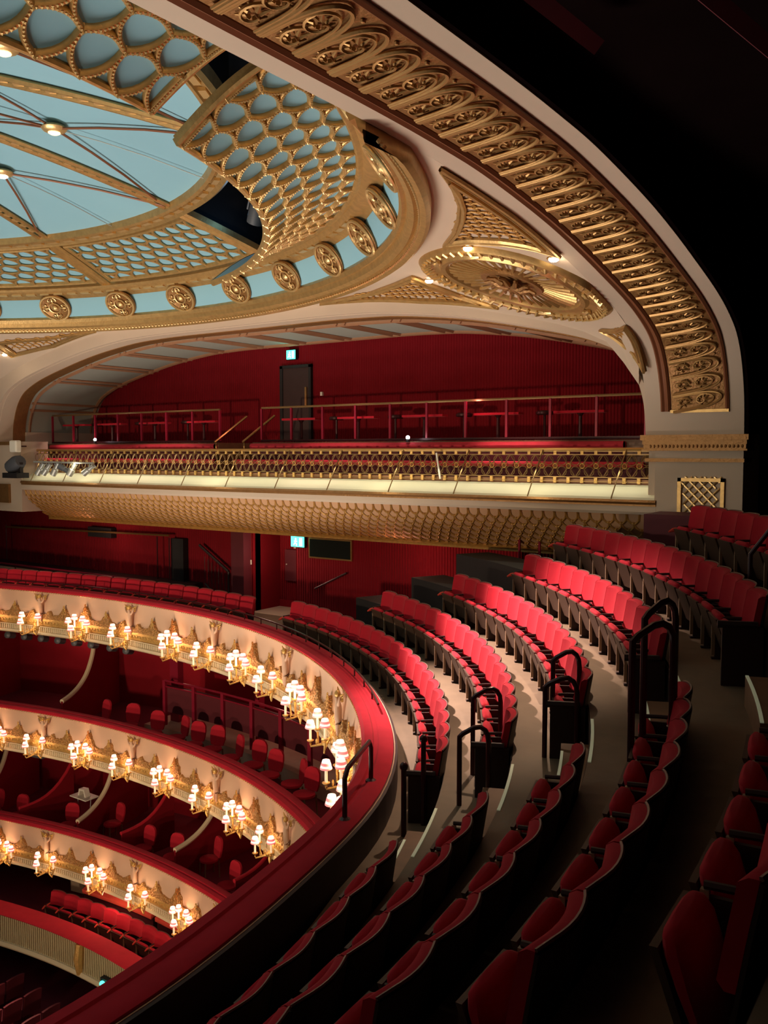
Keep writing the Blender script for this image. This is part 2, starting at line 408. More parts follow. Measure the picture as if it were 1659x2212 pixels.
def frame_of(S, a0, a1, mb, w=.06, th=.05, n=40):
    for fixed, rng in (('r', 0), ('r', 1), ('t', a0), ('t', a1)):
        pts = []; ns = []
        for k in range(n + 1):
            t = k / n; P, nn = S(a0 + (a1 - a0) * t, rng) if fixed == 'r' else S(rng, t); pts.append(P); ns.append(nn)
        outs = [(pts[min(k + 1, n)] - pts[max(k - 1, 0)]).normalized().cross(ns[k]).normalized() for k in range(n + 1)]
        mb.sweep(pts, outs, ns, [(-w * .6, -.06), (-w * .6, th * .5), (-w * .2, th), (w * .2, th), (w * .6, th * .5), (w * .6, -.06)])
def closedS(a, r):
    rr = 8.35 + r * 1.52; P = pol(rr, a, domez(rr) - .03); return P, Vector((0, 0, -1))
for a0, lab in ((73, 'blue and gold lattice panel of the dome below the oculus, beside the open hatch'), (103, 'blue and gold lattice panel of the dome cut by the left edge of the photo')):
    e = empty('dome_lattice', lab, 'dome panel', group='closed lattice panels of the dome')
    m = MB(); nd = MB(); lattice(closedS, a0 + 1.5, a0 + 28.5, 10, 5, m, nd, False, .026, .012)
    m.build('lattice', 'gold', e, True); nd.build('lattice_studs', 'goldlight', e)
    m = MB(); frame_of(closedS, a0 + 1.3, a0 + 28.7, m); m.build('panel_frame', 'gold', e, True)
# the two hatch panels hanging open: hinged at the outer ring, inner edge dropped
def dropS(zin, zout=3.98, rin=8.65, rout=9.96):
    def S(a, r):
        rr = rin + (rout - rin) * r; z = zin + (zout - zin) * r + .10 * math.sin(PI * r)
        P = pol(rr, a, z); d = Vector((math.cos(R(a)), math.sin(R(a)), 0)); sl = Vector((d.x * (rout - rin), d.y * (rout - rin), zout - zin)).normalized()
        tg = Vector((-d.y, d.x, 0)); n = sl.cross(tg); n = n if n.z < 0 else -n; return P, n.normalized()
    return S
for S, a0, a1, nt_, lab in ((dropS(3.2), 15.8, 70.5, 17, 'lattice hatch panel of the dome hanging open in front of the dark hatch'),
                            (dropS(3.36), -44, 12.8, 18, 'big lattice hatch panel hanging open at the top left corner of the photo')):
    e = empty('lattice_hatch', lab, 'dome panel', group='open hatch panels of the dome')
    n = 40; T = [[S(a0 + (a1 - a0) * j / n, i / 6)[0] for j in range(n + 1)] for i in range(7)]
    Bk = [[S(a0 + (a1 - a0) * j / n, i / 6)[0] - S(a0 + (a1 - a0) * j / n, i / 6)[1] * .05 for j in range(n + 1)] for i in range(7)]
    m = MB(); m.slab(T, Bk); m.build('backing_board', 'blue', e, True)
    m = MB(); nd = MB(); lattice(S, a0 + .4, a1 - .4, nt_, 5 if a0 > 0 else 4, m, nd, True, .027 if a0 > 0 else .032, .035)
    m.build('lattice', 'gold', e, True); nd.build('lattice_studs', 'goldlight', e)
    m = MB(); frame_of(S, a0, a1, m, .06, .05, 60); m.build('panel_frame', 'gold', e, True)

# ------------------------------------------------------------------ medallions in the cove
def medallion(label):
    e = empty('medallion', label, 'medallion', group='gold medallions round the dome cove')
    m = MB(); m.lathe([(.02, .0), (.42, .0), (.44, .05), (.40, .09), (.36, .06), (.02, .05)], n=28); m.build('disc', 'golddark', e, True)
    m = MB()
    m.tube([(.40 * math.cos(t), .40 * math.sin(t), .09) for t in np.linspace(0, 2 * PI, 28, False)], .032, 6, True)
    m.tube([(.16 * math.cos(t), .16 * math.sin(t), .09) for t in np.linspace(0, 2 * PI, 18, False)], .022, 5, True)
    for k in range(4):
        a = k * PI / 2
        M = Matrix.Rotation(a, 4, 'Z')
        for sg in (-1, 1):
            m.tube([M @ Vector((.27 + .07 * math.cos(t) * (1 - t / 9), sg * (.04 + .07 * t / 4.7) + .05 * math.sin(t) * sg, .09)) for t in np.linspace(0, 4.7, 10)], .017, 5)
        m.ell(M @ Vector((.25, 0, .09)), (.10, .035, .03), 8, 4, M.to_3x3())
    m.ell((0, 0, .08), (.09, .09, .06), 12, 5)
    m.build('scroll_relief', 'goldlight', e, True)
    return e
med0 = None
MW = ['second', 'third', 'fourth', 'fifth', 'sixth', 'seventh', 'eighth', 'ninth', 'tenth']
for i, a in enumerate((122.9, 112.6, 102.3, 92.0, 81.6, 71.2, 60.9, 50.6, 40.3, 30.0, 19.7)):
    lab = ('gold medallion cut by the left edge of the dome cove' if i == 0 else 'gold medallion on the blue dome cove, %s from the left edge' % ORD[i])
    if med0 is None: med0 = o = medallion(lab)
    else: o = copy_tree(med0); o['label'] = lab
    d = Vector((math.cos(R(a)), math.sin(R(a)), 0)); n = (-d * .78 + Vector((0, 0, -.62))).normalized()
    o.location = pol(10.36, a, 3.57) ; o.rotation_euler = n.to_track_quat('Z', 'Y').to_euler(); o.scale = (.93, .80, .9)

# ================================================================== PENDENTIVES, ARCHES
def ceiling_polar():
    m = MB(); T = []; B = []
    na = 240
    for i in range(13):
        f = i / 12; row = []; rb = []
        for j in range(na + 1):
            a = 360 * j / na; ca, sa = math.cos(R(a)), math.sin(R(a))
            rm = min((XF - CX) / abs(ca) if abs(ca) > 1e-6 else 99, (DY - CY) / abs(sa) if abs(sa) > 1e-6 else 99)
            r0 = min(10.85, rm - .002); rr = r0 + (rm - r0) * f; x = CX + rr * ca; y = CY + rr * sa
            z = ceilz(x, y); row.append((x, y, z)); rb.append((x, y, z + .06))
        T.append(row); B.append(rb)
    m.slab(T, B); return m
struct('ceiling', ceiling_polar(), 'cream', True)
# rear arch: soffit crossing the house, swept along the profile
prof = [( CY + (DY - CY) * v, bz(v)) for v in np.linspace(-1, 1, 3)]
half = [(p[0], p[1]) for p in _B]                       # from the pier up to the crown
path = half + [(2 * CY - y, z) for y, z in half[::-1][1:]]
PY_ = np.array(path); SEG = np.r_[0, np.cumsum(np.linalg.norm(np.diff(PY_, axis=0), axis=1))]
def soff(s, x, h=0):
    y = np.interp(s, SEG, PY_[:, 0]); z = np.interp(s, SEG, PY_[:, 1])
    y2, z2 = np.interp(s + .15, SEG, PY_[:, 0]), np.interp(s + .15, SEG, PY_[:, 1]); y1, z1 = np.interp(s - .15, SEG, PY_[:, 0]), np.interp(s - .15, SEG, PY_[:, 1])
    t = Vector((0, y2 - y1, z2 - z1)).normalized(); n = Vector((0, -t.z, t.y)); n = n if (n.y * (CY - y) - n.z) > 0 else -n
    return Vector((x, y, z)) + n * h, t, n
m = MB(); T = []; B = []
for x in (XF, -4.4, XB):
    T.append([soff(s, x)[0] for s in SEG]); B.append([Vector((x, soff(s, x)[0].y, max(5.0, soff(s, x)[0].z + .6))) for s in SEG])
m.slab(T, B)
struct('wall_rear_arch', m, 'cream', True)
# moulding along the front edge of the gold band and thin trim along its back edge
SG0 = np.interp(0, [0, 1], [0, 1]); s_start = .42; s_end = SEG[-1] - .42
def rail_on(xc, prof_, m_, s0=s_start, s1=s_end, n=150):
    ss = np.linspace(s0, s1, n); P = []; U = []
    for s in ss: p, t, nn = soff(s, xc); P.append(p); U.append(nn)
    m_.sweep(P, [Vector((1, 0, 0))] * n, U, prof_)
m = MB(); rail_on(-4.94, [(-.09, -.02), (-.09, .02), (-.06, .045), (-.02, .02), (.02, .035), (.05, .06), (.08, .03), (.08, -.02)], m); struct('trim_4', m, 'brown', True)
m = MB(); rail_on(-3.93, [(-.03, -.01), (-.03, .03), (0, .05), (.03, .03), (.03, -.01)], m); struct('trim_5', m, 'brown', True)
gp = empty('guilloche_band', 'long gold band of scrolled loops on the underside of the big rear arch', 'ornament band')
m = MB(); T = []; B = []
for x in (-4.84, -4.4, -3.95):
    T.append([soff(s, x, .03)[0] for s in np.linspace(s_start, s_end, 160)]); B.append([soff(s, x, -.02)[0] for s in np.linspace(s_start, s_end, 160)])
m.slab(T, B); m.build('band_ground', 'golddark', gp, True)
def P_on(s, x, h): return soff(s, x, h)[0]
def loop_ornament(s0, L):
    m = MB(); lean = .16
    def Q(x, ds, h): return P_on(s0 + ds + (x + 4.42) * lean, x, h)
    # flat strap bent into a long loop, open to the front edge
    for sc_, r_ in ((1.0, .021), (.84, .013)):
        pts = []
        for t in np.linspace(0, 1, 17):
            th = PI * t; x = -4.80 + (.77 * sc_ + .02) * max(0, math.sin(th)) ** .5; ds = -math.cos(th) * L * .47 * sc_
            pts.append(Q(x, ds, .062))
        m.tube(pts, r_, 6)
    for q, x0 in ((0, -4.62), (1, -4.32)):
        pts = []
        for t in np.linspace(0, 5.6, 14):
            rr = L * .30 * (1 - t / 7.5); pts.append(Q(x0 + rr * 1.3 * math.cos(t + q * 1.2), rr * math.sin(t + q * 1.2), .055 + .006 * t))
        m.tube(pts, [.018 - .0008 * k for k in range(14)], 5)
        for k in range(8):
            a = k * .79 + q * .4; r1 = .5 + .5 * (k % 2); m.tube([Q(x0 + .05 * math.cos(a), L * .13 * math.sin(a), .06), Q(x0 + (.10 + .05 * r1) * math.cos(a + .25), L * (.22 + .12 * r1) * math.sin(a + .25), .045)], [.02, .007], 5)
    m.ell(Q(-4.06, L * .5, .04), (.022, .03, .02), 6, 4)
    return m
s0 = s_start + .18
while s0 < 14.5:
    Lp = float(np.interp(s0, [.5, 2.5, 5, 9], [.30, .32, .37, .44]))
    loop_ornament(s0, Lp).build('scroll_loop', 'bandgold', gp, True); s0 += Lp
m = MB(); p0 = soff(s_start, -4.4)[0]; m.box((-4.86, p0.y - .05, p0.z - .03), (-3.9, p0.y + .02, p0.z + .02)); m.build('band_end_bar', 'gold', gp)

# pier under the arch
def prism_ring(z0, z1, x0, x1, y0, y1): return (x0, y0, z0), (x1, y1, z1)
m = MB(); m.box((-5.13, 15.5, -3.6), (-3.67, 16.6, .30)); m.box((-5.28, 15.62, -3.6), (-5.1, 16.6, .30)); struct('wall_pier', m, 'cream')
m = MB()
for z0, z1, d in ((.20, .29, .09), (.13, .20, .06), (.05, .13, .045), (.02, .05, .07)):
    m.box((-5.28 - d, 15.5 - d, z0), (-3.67 + d, 16.0, z1))
m.box((-5.30, 15.47, -.17), (-3.65, 16, -.11))
for k in range(24): m.ell((-5.2 + k * .066, 15.455, .095), (.022, .03, .03), 6, 4)
struct('trim_6', m, 'golddark')
e = empty('lattice_plaque', 'square gold lattice plaque low on the cream pier', 'plaque')
m = MB()
for lo, hi in (((-4.72, 15.44, -1.12), (-4.66, 15.5, -.44)), ((-4.01, 15.44, -1.12), (-3.95, 15.5, -.44)), ((-4.72, 15.44, -.50), (-3.95, 15.5, -.44)), ((-4.72, 15.44, -1.12), (-3.95, 15.5, -1.06))): m.box(lo, hi)
m.build('plaque_frame', 'gold', e)
m = MB()
for k in range(-3, 8):
    for sg in (1, -1):
        pts = []
        for t in np.linspace(0, .66, 8):
            x = -4.66 + k * .16 + sg * t if sg == 1 else -4.66 + k * .16 + .2 - t + .2; z = -1.08 + t
            if -4.67 <= x <= -4.0: pts.append((x, 15.475, z))
        if len(pts) > 1: m.tube(pts, .018, 5)
m.build('plaque_lattice', 'goldlight', e)

# far wall above the side arch, its opening and the pendentive edge
XO, HO = -15.1, 9.92
def openz(x):
    v = min(1, abs(x - XO) / HO); return .27 + (bz(v) - .27) * .915
xs = XO + HO * np.sin(np.linspace(-PI / 2, PI / 2, 121)); xs[0] = XO - HO; xs[-1] = XO + HO
# parametrise the opening curve by even steps so that the steep haunches stay smooth
def opencurve(scale=1.0, dz=0):
    pts = []
    for v, z in zip(BV[::-1], BZ[::-1]): pts.append((XO + HO * scale * v, .27 + (z - .27) * .915 + dz))
    return pts + [(2 * XO - x, z) for x, z in pts[::-1][1:]]
OC = opencurve()
def outercurve():
    pts = [(CX + (XF - CX) * v, z) for v, z in zip(BV[::-1], BZ[::-1])]; return pts + [(2 * CX - x, z) for x, z in pts[::-1][1:]]
OU = outercurve()
m = MB(); T = []; B = []
for t in (0, .5, 1):
    T.append([Vector((a[0] + (b[0] - a[0]) * t, 15.5, a[1] + (b[1] - a[1]) * t)) for a, b in zip(OC, OU)])
    B.append([p + Vector((0, .7, 0)) for p in T[-1]])
m.slab(T, B); struct('wall_far_arch', m, 'cream', True)
# filling above the arch, out of sight of the house but closing it
m = MB(); T = [[Vector((a[0], 15.6, a[1] + .02)) for a in OU], [Vector((a[0], 15.6, 6.5)) for a in OU]]
m.slab(T, [[p + Vector((0, .5, 0)) for p in r_] for r_ in T]); struct('wall_far_arch', m, 'cream')
# gold banded reveal of the arch and coffered vault behind
def archsweep(y0, y1, off, th, name, mm, par=None):
    m = MB(); T = [[Vector((XO + (x - XO) * off, y, .27 + (z - .27) * (1 - (1 - off) * 2.4))) for x, z in OC] for y in (y0, y1)]
    B = [[p + Vector(((p.x - XO) / HO * th, 0, th)) for p in r_] for r_ in T]; m.slab(T, B)
    return m
struct('trim_7', archsweep(16.05, 16.45, .995, .1, '', ''), 'golddark', True)
struct('trim_8', archsweep(15.62, 16.05, .998, .1, '', ''), 'cream', True)
struct('ceiling', archsweep(16.4, 19.2, .997, .12, '', ''), 'coffer', True)
m = MB()
for i in range(0, len(OC), 1): pass
OCa = np.array(OC); oseg = np.r_[0, np.cumsum(np.linalg.norm(np.diff(OCa, axis=0), axis=1))]
for s in np.linspace(1.2, oseg[-1] - 1.2, 14):
    for d in (-.12, .12):
        x = np.interp(s + d, oseg, OCa[:, 0]); z = np.interp(s + d, oseg, OCa[:, 1]) - .03
        m.tube([(x, 16.5, z), (x, 19.1, z)], .05, 5)
for y in (16.6, 18.85):
    for k in range(3, len(OC) - 4, 1): m.tube([(OC[k][0], y, OC[k][1] - .03), (OC[k + 1][0], y, OC[k + 1][1] - .03)], .06, 5)
struct('trim_9', m, 'cofferrib')
# back wall of the slips
m = MB(); T = [[Vector((x, 19.0, z + .3)) for x, z in OC], [Vector((x, 19.0, -1.2)) for x, z in OC]]
m.slab(T, [[p + Vector((0, .2, 0)) for p in r_] for r_ in T]); struct('wall_slips', m, 'redwall')
m = MB(); m.box((-25.8, 16.45, -1.3), (-24.9, 19.2, .6)); m.box((-5.3, 16.5, -1.3), (-5.05, 19.2, .5)); struct('wall_slips', m, 'cream')
# slips decks
m = MB(); m.box((-25.0, 15.9, -.85), (-5.1, 19.1, -.62)); struct('floor_slips', m, 'darkbrown')
m = MB(); m.box((-24.9, 17.0, -.65), (-17.2, 19.0, .24)); m.box((-16.0, 17.0, -.65), (-5.4, 19.0, .24)); struct('floor_slips', m, 'wood')
for x0, x1, lab in ((-24.3, -17.25, 'left'), (-15.95, -6.2, 'right')):
    e = empty('padded_ledge', 'long red velvet padded ledge of the slips, %s of the dark stair gap' % lab, 'ledge', group='padded ledges of the slips')
    m = MB(); m.box((x0, 16.86, .08), (x1, 17.0, .20)); m.tube([(x0, 16.9, .14), (x1, 16.9, .14)], .07, 8); m.build('upper_pad', 'velvetpad', e, True)
    m = MB(); m.tube([(x0, 16.3, -.24), (x1 + .6, 16.3, -.24)], .055, 8); m.box((x0, 16.3, -.29), (x1 + .6, 16.4, -.2)); m.build('lower_pad', 'velvetpad', e, True)
    m = MB(); m.box((x0, 16.36, -.62), (x1 + .6, 16.4, -.28)); m.box((x0, 16.92, -.62), (x1, 16.98, .08)); m.build('ledge_front', 'darkred', e)
# high rail of the slips: posts, top rail, shelf pieces
for x0, x1, lab in ((-24.7, -17.4, 'left'), (-15.9, -5.9, 'right')):
    e = empty('slips_railing', 'brass topped red railing along the back of the slips, %s of the stair gap' % lab, 'railing', group='high railings of the slips')
    m = MB(); m.tube([(x0, 17.25, 1.12), (x1, 17.25, 1.12)], .028, 6); m.build('top_rail', 'bronze', e, True)
    m = MB(); m.box((x0, 17.2, .26), (x1, 17.3, .31)); m.build('bottom_rail', 'rail', e)
    n = int((x1 - x0) / .95)
    for k in range(n + 1):
        x = x0 + (x1 - x0) * k / n; m = MB(); m.box((x - .025, 17.22, .28), (x + .025, 17.27, 1.1)); m.build('post', 'railred', e)
k = 0
for x in (-24.0, -22.3, -20.4, -18.4, -14.9, -13.1, -11.2, -9.3, -7.4):
    k += 1
    e = empty('standing_shelf', 'narrow red standing shelf behind the slips railing, %s from the left' % ORD[k - 1], 'shelf', group='standing shelves of the slips')
    m = MB(); m.box((x - .55, 17.5, .80), (x + .55, 17.75, .85)); m.build('shelf_top', 'velvet', e)
    m = MB(); m.lathe([(.16, 0), (.16, .03), (.04, .06), (.035, .5), (.08, .56)], (x, 17.62, .24), 10); m.build('pedestal', 'rail', e)
k = 0
for x in (-23.6, -21.5, -19.5, -14.1, -12.3, -10.4, -8.4):
    k += 1
    e = empty('bar_stool', 'dark tall bar stool behind the slips railing, %s from the left' % ORD[k - 1], 'stool', group='bar stools of the slips')
    m = MB(); m.lathe([(.17, .0), (.19, .02), (.19, .06), (.15, .09)], (x, 18.05, .80), 14); m.build('seat', 'rail', e, True)
    m = MB(); m.tube([(x, 18.05, .26), (x, 18.05, .82)], .03, 8); m.build('pole', 'rail', e)
    m = MB(); m.lathe([(.2, 0), (.2, .02), (.04, .05)], (x, 18.05, .24), 14); m.build('base', 'rail', e)
# stair gap handrails
for x, lab in ((-17.15, 'left'), (-16.15, 'right')):
    e = empty('handrail', 'slanting brass handrail on the %s of the slips stair gap' % lab, 'handrail')
    m = MB(); m.tube([(x, 16.8, .25), (x + .1, 17.9, .95)], .03, 6); m.tube([(x, 16.85, -.6), (x, 16.85, .28)], .02, 6); m.build('rail', 'brass', e, True)
# door, exit light
m = MB(); m.box((-16.75, 18.9, .3), (-16.65, 19.0, 2.35)); m.box((-15.72, 18.9, .3), (-15.64, 19.0, 2.35)); m.box((-16.75, 18.9, 2.28), (-15.64, 19.0, 2.36)); d1 = struct('door_1', m, 'black')
m = MB(); m.box((-16.65, 18.93, .3), (-15.72, 18.98, 2.28)); m.build('door_leaf', 'darkbrown', d1)
m = MB(); m.box((-15.85, 18.89, 1.2), (-15.79, 18.93, 1.75)); m.build('door_handle', 'brass', d1)
def exit_sign(x, y, z, w_, h_, lab):
    e = empty('exit_sign', lab, 'exit sign')
    m = MB(); m.box((x - w_ / 2 - .02, y + .02, z - h_ / 2 - .02), (x + w_ / 2 + .02, y + .09, z + h_ / 2 + .02)); m.build('sign_box', 'black', e)
    m = MB(); m.box((x - w_ / 2, y, z - h_ / 2), (x + w_ / 2, y + .03, z + h_ / 2)); m.build('sign_face', 'green', e)
    m = MB(); px = x - w_ * .12   # running figure and doorway, in white
    m.ell((px, y - .005, z + h_ * .26), (h_ * .1, .006, h_ * .1), 8, 4)
    for a, b in (((0, .12), (-.08, -.1)), ((0, .1), (.16, .02)), ((0, .1), (-.18, .04)), ((-.08, -.1), (.1, -.2)), ((.1, -.2), (.1, -.38)), ((-.08, -.1), (-.24, -.3))):
        m.tube([(px + a[0] * h_, y - .005, z + a[1] * h_), (px + b[0] * h_, y - .005, z + b[1] * h_)], h_ * .045, 5)
    m.box((x + w_ * .18, y - .008, z - h_ * .38), (x + w_ * .38, y, z + h_ * .38)); m.build('sign_pictogram', 'greenwhite', e)
    point((x, y - .15, z), 1.2, (.2, 1, .75), .05)
exit_sign(-16.3, 18.85, 2.64, .30, .24, 'small green lit exit sign high on the slips wall above the dark door')
exit_sign(-14.85, 17.38, -2.27, .42, .26, 'green lit exit sign under the lattice cove beside the dark window')
m = MB(); m.box((-15.35, 18.94, 1.5), (-15.28, 19.0, 1.6)); tag(m.build('wall_switch', 'white'), 'tiny pale switch on the red slips wall right of the door', 'switch')
for x, y, z, lab in ((-22.25, 16.95, .36, 'small bright bulb on the slips ledge at the left'), (-11.15, 16.85, .32, 'small bright bulb on the slips ledge at the right')):
    e = empty('ledge_lamp', lab, 'lamp'); m = MB(); m.ell((x, y, z), (.045, .045, .045), 10, 6); m.build('bulb', 'bulbwhite', e, True)
    m = MB(); m.lathe([(.05, -.1), (.04, -.04), (.02, -.03)], (x, y, z), 8); m.build('lamp_base', 'black', e); point((x, y - .1, z + .05), .8, (1, .9, .9), .05)
# lit ledge, lattice balustrade
m = MB(); T = [[Vector((x, y, z)) for x in (-23.75, -5.13)] for y, z in ((15.95, -.60), (15.52, -.80), (15.50, -.84))]
m.slab(T, [[p + Vector((0, 0, -.14)) for p in r_] for r_ in T]); struct('trim_10', m, 'ledge')
m = MB(); P = [(-23.75, 15.5, 0), (-5.1, 15.5, 0)]
m.sweep(P, [Vector((0, 1, 0))] * 2, [Vector((0, 0, 1))] * 2, [(.1, -.84), (-.03, -.84), (-.06, -.88), (-.02, -.92), (-.02, -.95), (.1, -.95)]); struct('trim_11', m, 'golddark')
m = MB(); m.sweep(P, [Vector((0, 1, 0))] * 2, [Vector((0, 0, 1))] * 2, [(.3, -.94), (.0, -.94), (-.01, -1.05), (.02, -1.10), (.3, -1.10)]); struct('trim_12', m, 'cream')
e = empty('lattice_balustrade', 'long gold lattice balustrade with round bosses along the slips', 'balustrade')
YL = 15.93; z0, z1 = -.58, .04
m = MB(); m.tube([(-23.6, YL, z1 + .01), (-5.15, YL, z1 + .01)], .03, 6); m.build('top_rail', 'brass', e, True)
m = MB()
for z in (-.55, -.47, -.05, .01): m.box((-23.6, YL - .015, z - .008), (-5.15, YL + .015, z + .008))
m.build('rails', 'bronze', e)
m = MB(); nb = int(18.45 / .27); step = 18.45 / nb
for k in range(nb):
    xa = -23.6 + k * step; xb_ = xa + step; zm = -.26
    for q in ((xa, -.47, xa + step / 2, zm - .02), (xa + step, -.47, xa + step / 2, zm - .02), (xa, -.05, xa + step / 2, zm + .02), (xa + step, -.05, xa + step / 2, zm + .02)): pass
    c = (xa + step / 2)
    for sg in (1, -1):
        m.tube([(c - sg * step / 2 * 1.0, YL, -.47), (c, YL, zm), (c + sg * step / 2, YL, -.05)], .010, 4)
    for zc in (-.365, -.155):
        m.tube([(xa + .095 * math.cos(t), YL, zc + .095 * math.sin(t)) for t in np.linspace(0, 2 * PI, 12, False)], .008, 4, True)
m.build('lattice', 'bronze', e)
m = MB()
for k in range(nb):
    c = -23.6 + (k + .5) * step
    m.tube([(c + .045 * math.cos(t), YL, -.26 + .045 * math.sin(t)) for t in np.linspace(0, 2 * PI, 10, False)], .012, 4, True); m.box((c - .03, YL - .02, -.58), (c + .03, YL + .02, -.48)); m.box((c - .03, YL - .02, -.05), (c + .03, YL + .02, .02))
tag(m.build('bosses', 'gilt', e), kind='stuff')
for k, x in enumerate((-23.3, -21.8, -20.2, -18.67, -17.02, -15.5, -13.92, -12.39, -10.75, -9.17, -7.55, -5.91)):
    m = MB(); m.tube([(x + .12, YL - .02, z1), (x, 15.5, -.83)], .012, 6); m.tube([(x, 15.5, -.83), (x + .28, YL, -.62)], .008, 5); m.build('stay', 'bronze', e)
m = MB(); m.box((-23.7, 15.97, -.66), (-5.15, 16.02, -.50)); struct('trim_13', m, 'cofferrib')
m = MB(); m.tube([(-9.75, 15.8, -.02), (-9.66, 15.8, -.55)], .02, 6); tag(m.build('light_rod', 'white', None, True), 'thin pale rod leaning on the gold lattice balustrade', 'rod')
# lattice cove under the ledge
def coveS(x, r):
    a = r * PI / 2; y = 16.45 - .85 * math.cos(a) ** 1.1; z = -1.10 - .80 * math.sin(a)
    y = 15.58 + .95 * (r ** 1.5); z = -1.08 - .84 * r ** .85
    return Vector((x, y, z)), Vector((0, -.72, -.66 * (.4 + r))).normalized()
m = MB(); T = [[coveS(x, i / 10)[0] for x in (-23.9, -15, -5.2)] for i in range(11)]
m.slab(T, [[p + Vector((0, .08, .03)) for p in r_] for r_ in T]); struct('wall_cove', m, 'relief', True)
e = empty('cove_lattice', 'gold net pattern covering the cream cove under the slips ledge', 'ornament')
m = MB(); nx = 80; nrw = 7
for j in range(nrw):
    for i in range(nx):
        cx_ = -23.8 + 18.5 * (i + .5 * (j % 2)) / nx; hw = 18.5 / nx / 2
        if cx_ + hw > -5.2: continue
        pts = []
        for t in np.linspace(0, PI, 6):
            rr_ = (j + .1 + 1.25 * math.sin(t)) / (nrw + .4); pts.append(coveS(cx_ - hw * 1.05 * math.cos(t), min(1, rr_))[0] + coveS(cx_, min(1, rr_))[1] * .012)
        m.tube(pts, .021, 4)
m.build('net_pattern', 'goldpaint', e)
m = MB(); m.sweep([(-23.9, 16.5, -1.93), (-5.2, 16.5, -1.93)], [Vector((0, 1, 0))] * 2, [Vector((0, 0, 1))] * 2, [(.2, .02), (0, .02), (-.04, -.02), (-.01, -.05), (-.03, -.09), (.2, -.09)]); struct('trim_14', m, 'goldpaint')

# ------------------------------------------------------------------ pendentive ornaments
def onceil(x, y, h=0):
    z = ceilz(x, y); e_ = .05
    zx = (ceilz(x + e_, y) - ceilz(x - e_, y)) / (2 * e_); zy = (ceilz(x, y + e_) - ceilz(x, y - e_)) / (2 * e_)
    n = Vector((zx, zy, -1)).normalized(); return Vector((x, y, z)) + n * h, n
def dens(P, n=8):
    out = []
    for i in range(len(P)):
        a, b = P[i], P[(i + 1) % len(P)]
        for k in range(n): out.append((a[0] + (b[0] - a[0]) * k / n, a[1] + (b[1] - a[1]) * k / n))
    return out
def inside(p, P):
    c_ = False; j = len(P) - 1
    for i in range(len(P)):
        if (P[i][1] > p[1]) != (P[j][1] > p[1]) and p[0] < (P[j][0] - P[i][0]) * (p[1] - P[i][1]) / (P[j][1] - P[i][1]) + P[i][0]: c_ = not c_
        j = i
    return c_
def shrink(P, k):
    cx_ = sum(p[0] for p in P) / len(P); cy_ = sum(p[1] for p in P) / len(P); return [(cx_ + (x - cx_) * k, cy_ + (y - cy_) * k) for x, y in P]
def corner_panel(P, label, cell=.2, ang=47, kin=.80):
    e = empty('corner_panel', label, 'ceiling panel', group='net patterned gold framed panels of the ceiling corners')
    D_ = dens(P); In = shrink(D_, kin)
    m = MB(); n = len(D_)
    T = [[onceil(x, y, .03)[0] for x, y in D_ + D_[:1]], [onceil(x, y, .07)[0] for x, y in shrink(D_, .95) + shrink(D_, .95)[:1]], [onceil(x, y, .03)[0] for x, y in In + In[:1]]]
    B = [[onceil(x, y, -.02)[0] for x, y in Q + Q[:1]] for Q in (D_, shrink(D_, .95), In)]
    m.slab(T, B); m.tube([onceil(x, y, .05)[0] for x, y in In], .035, 5, True); m.tube([onceil(x, y, .04)[0] for x, y in D_], .03, 5, True)
    m.build('panel_frame', 'gold', e, True)
    m = MB(); ca, sa = math.cos(R(ang)), math.sin(R(ang)); cx_ = sum(p[0] for p in P) / len(P); cy_ = sum(p[1] for p in P) / len(P)
    for i in range(-20, 21):
        for j in range(-20, 21):
            u = (i + .5 * (j % 2)) * cell; v = j * cell * .75
            if not inside((cx_ + u * ca - v * sa, cy_ + u * sa + v * ca), In): continue
            pts = []
            for t in np.linspace(0, PI, 6):
                uu = u - cell * .5 * math.cos(t); vv = v - cell * .75 * math.sin(t) ** .8
                pts.append(onceil(cx_ + uu * ca - vv * sa, cy_ + uu * sa + vv * ca, .02)[0])
            m.tube(pts, .016, 4)
    if m.v: m.build('net_pattern', 'goldpaint', e, True)
    return e
corner_panel([(-5.36, 8.75), (-5.58, 9.4), (-5.9, 10.1), (-6.3, 10.75), (-6.8, 11.45), (-7.3, 12.02), (-6.75, 11.86), (-6.1, 11.75), (-5.6, 11.76), (-5.3, 11.85), (-5.3, 10.4)], 'large curved triangular net panel above the round rosette, between dome and rear arch')
corner_panel([(-12.4, 15.3), (-10.7, 14.78), (-9.75, 14.25), (-9.05, 13.8), (-8.95, 14.3), (-8.6, 14.8), (-8.0, 15.15), (-9.8, 15.33)], 'low triangular net panel left of the round rosette above the slips arch')
corner_panel([(-5.98, 15.08), (-5.6, 14.8), (-5.3, 14.45), (-5.24, 14.8), (-5.2, 15.15), (-5.6, 15.2)], 'small triangular gold panel low in the ceiling corner beside the pier', .12)
corner_panel([(-19.9, 15.25), (-21.5, 14.9), (-22.4, 14.45), (-23.0, 14.25), (-23.3, 15.0), (-21.8, 15.35)], 'triangular net panel cut by the left edge, above the slips arch')
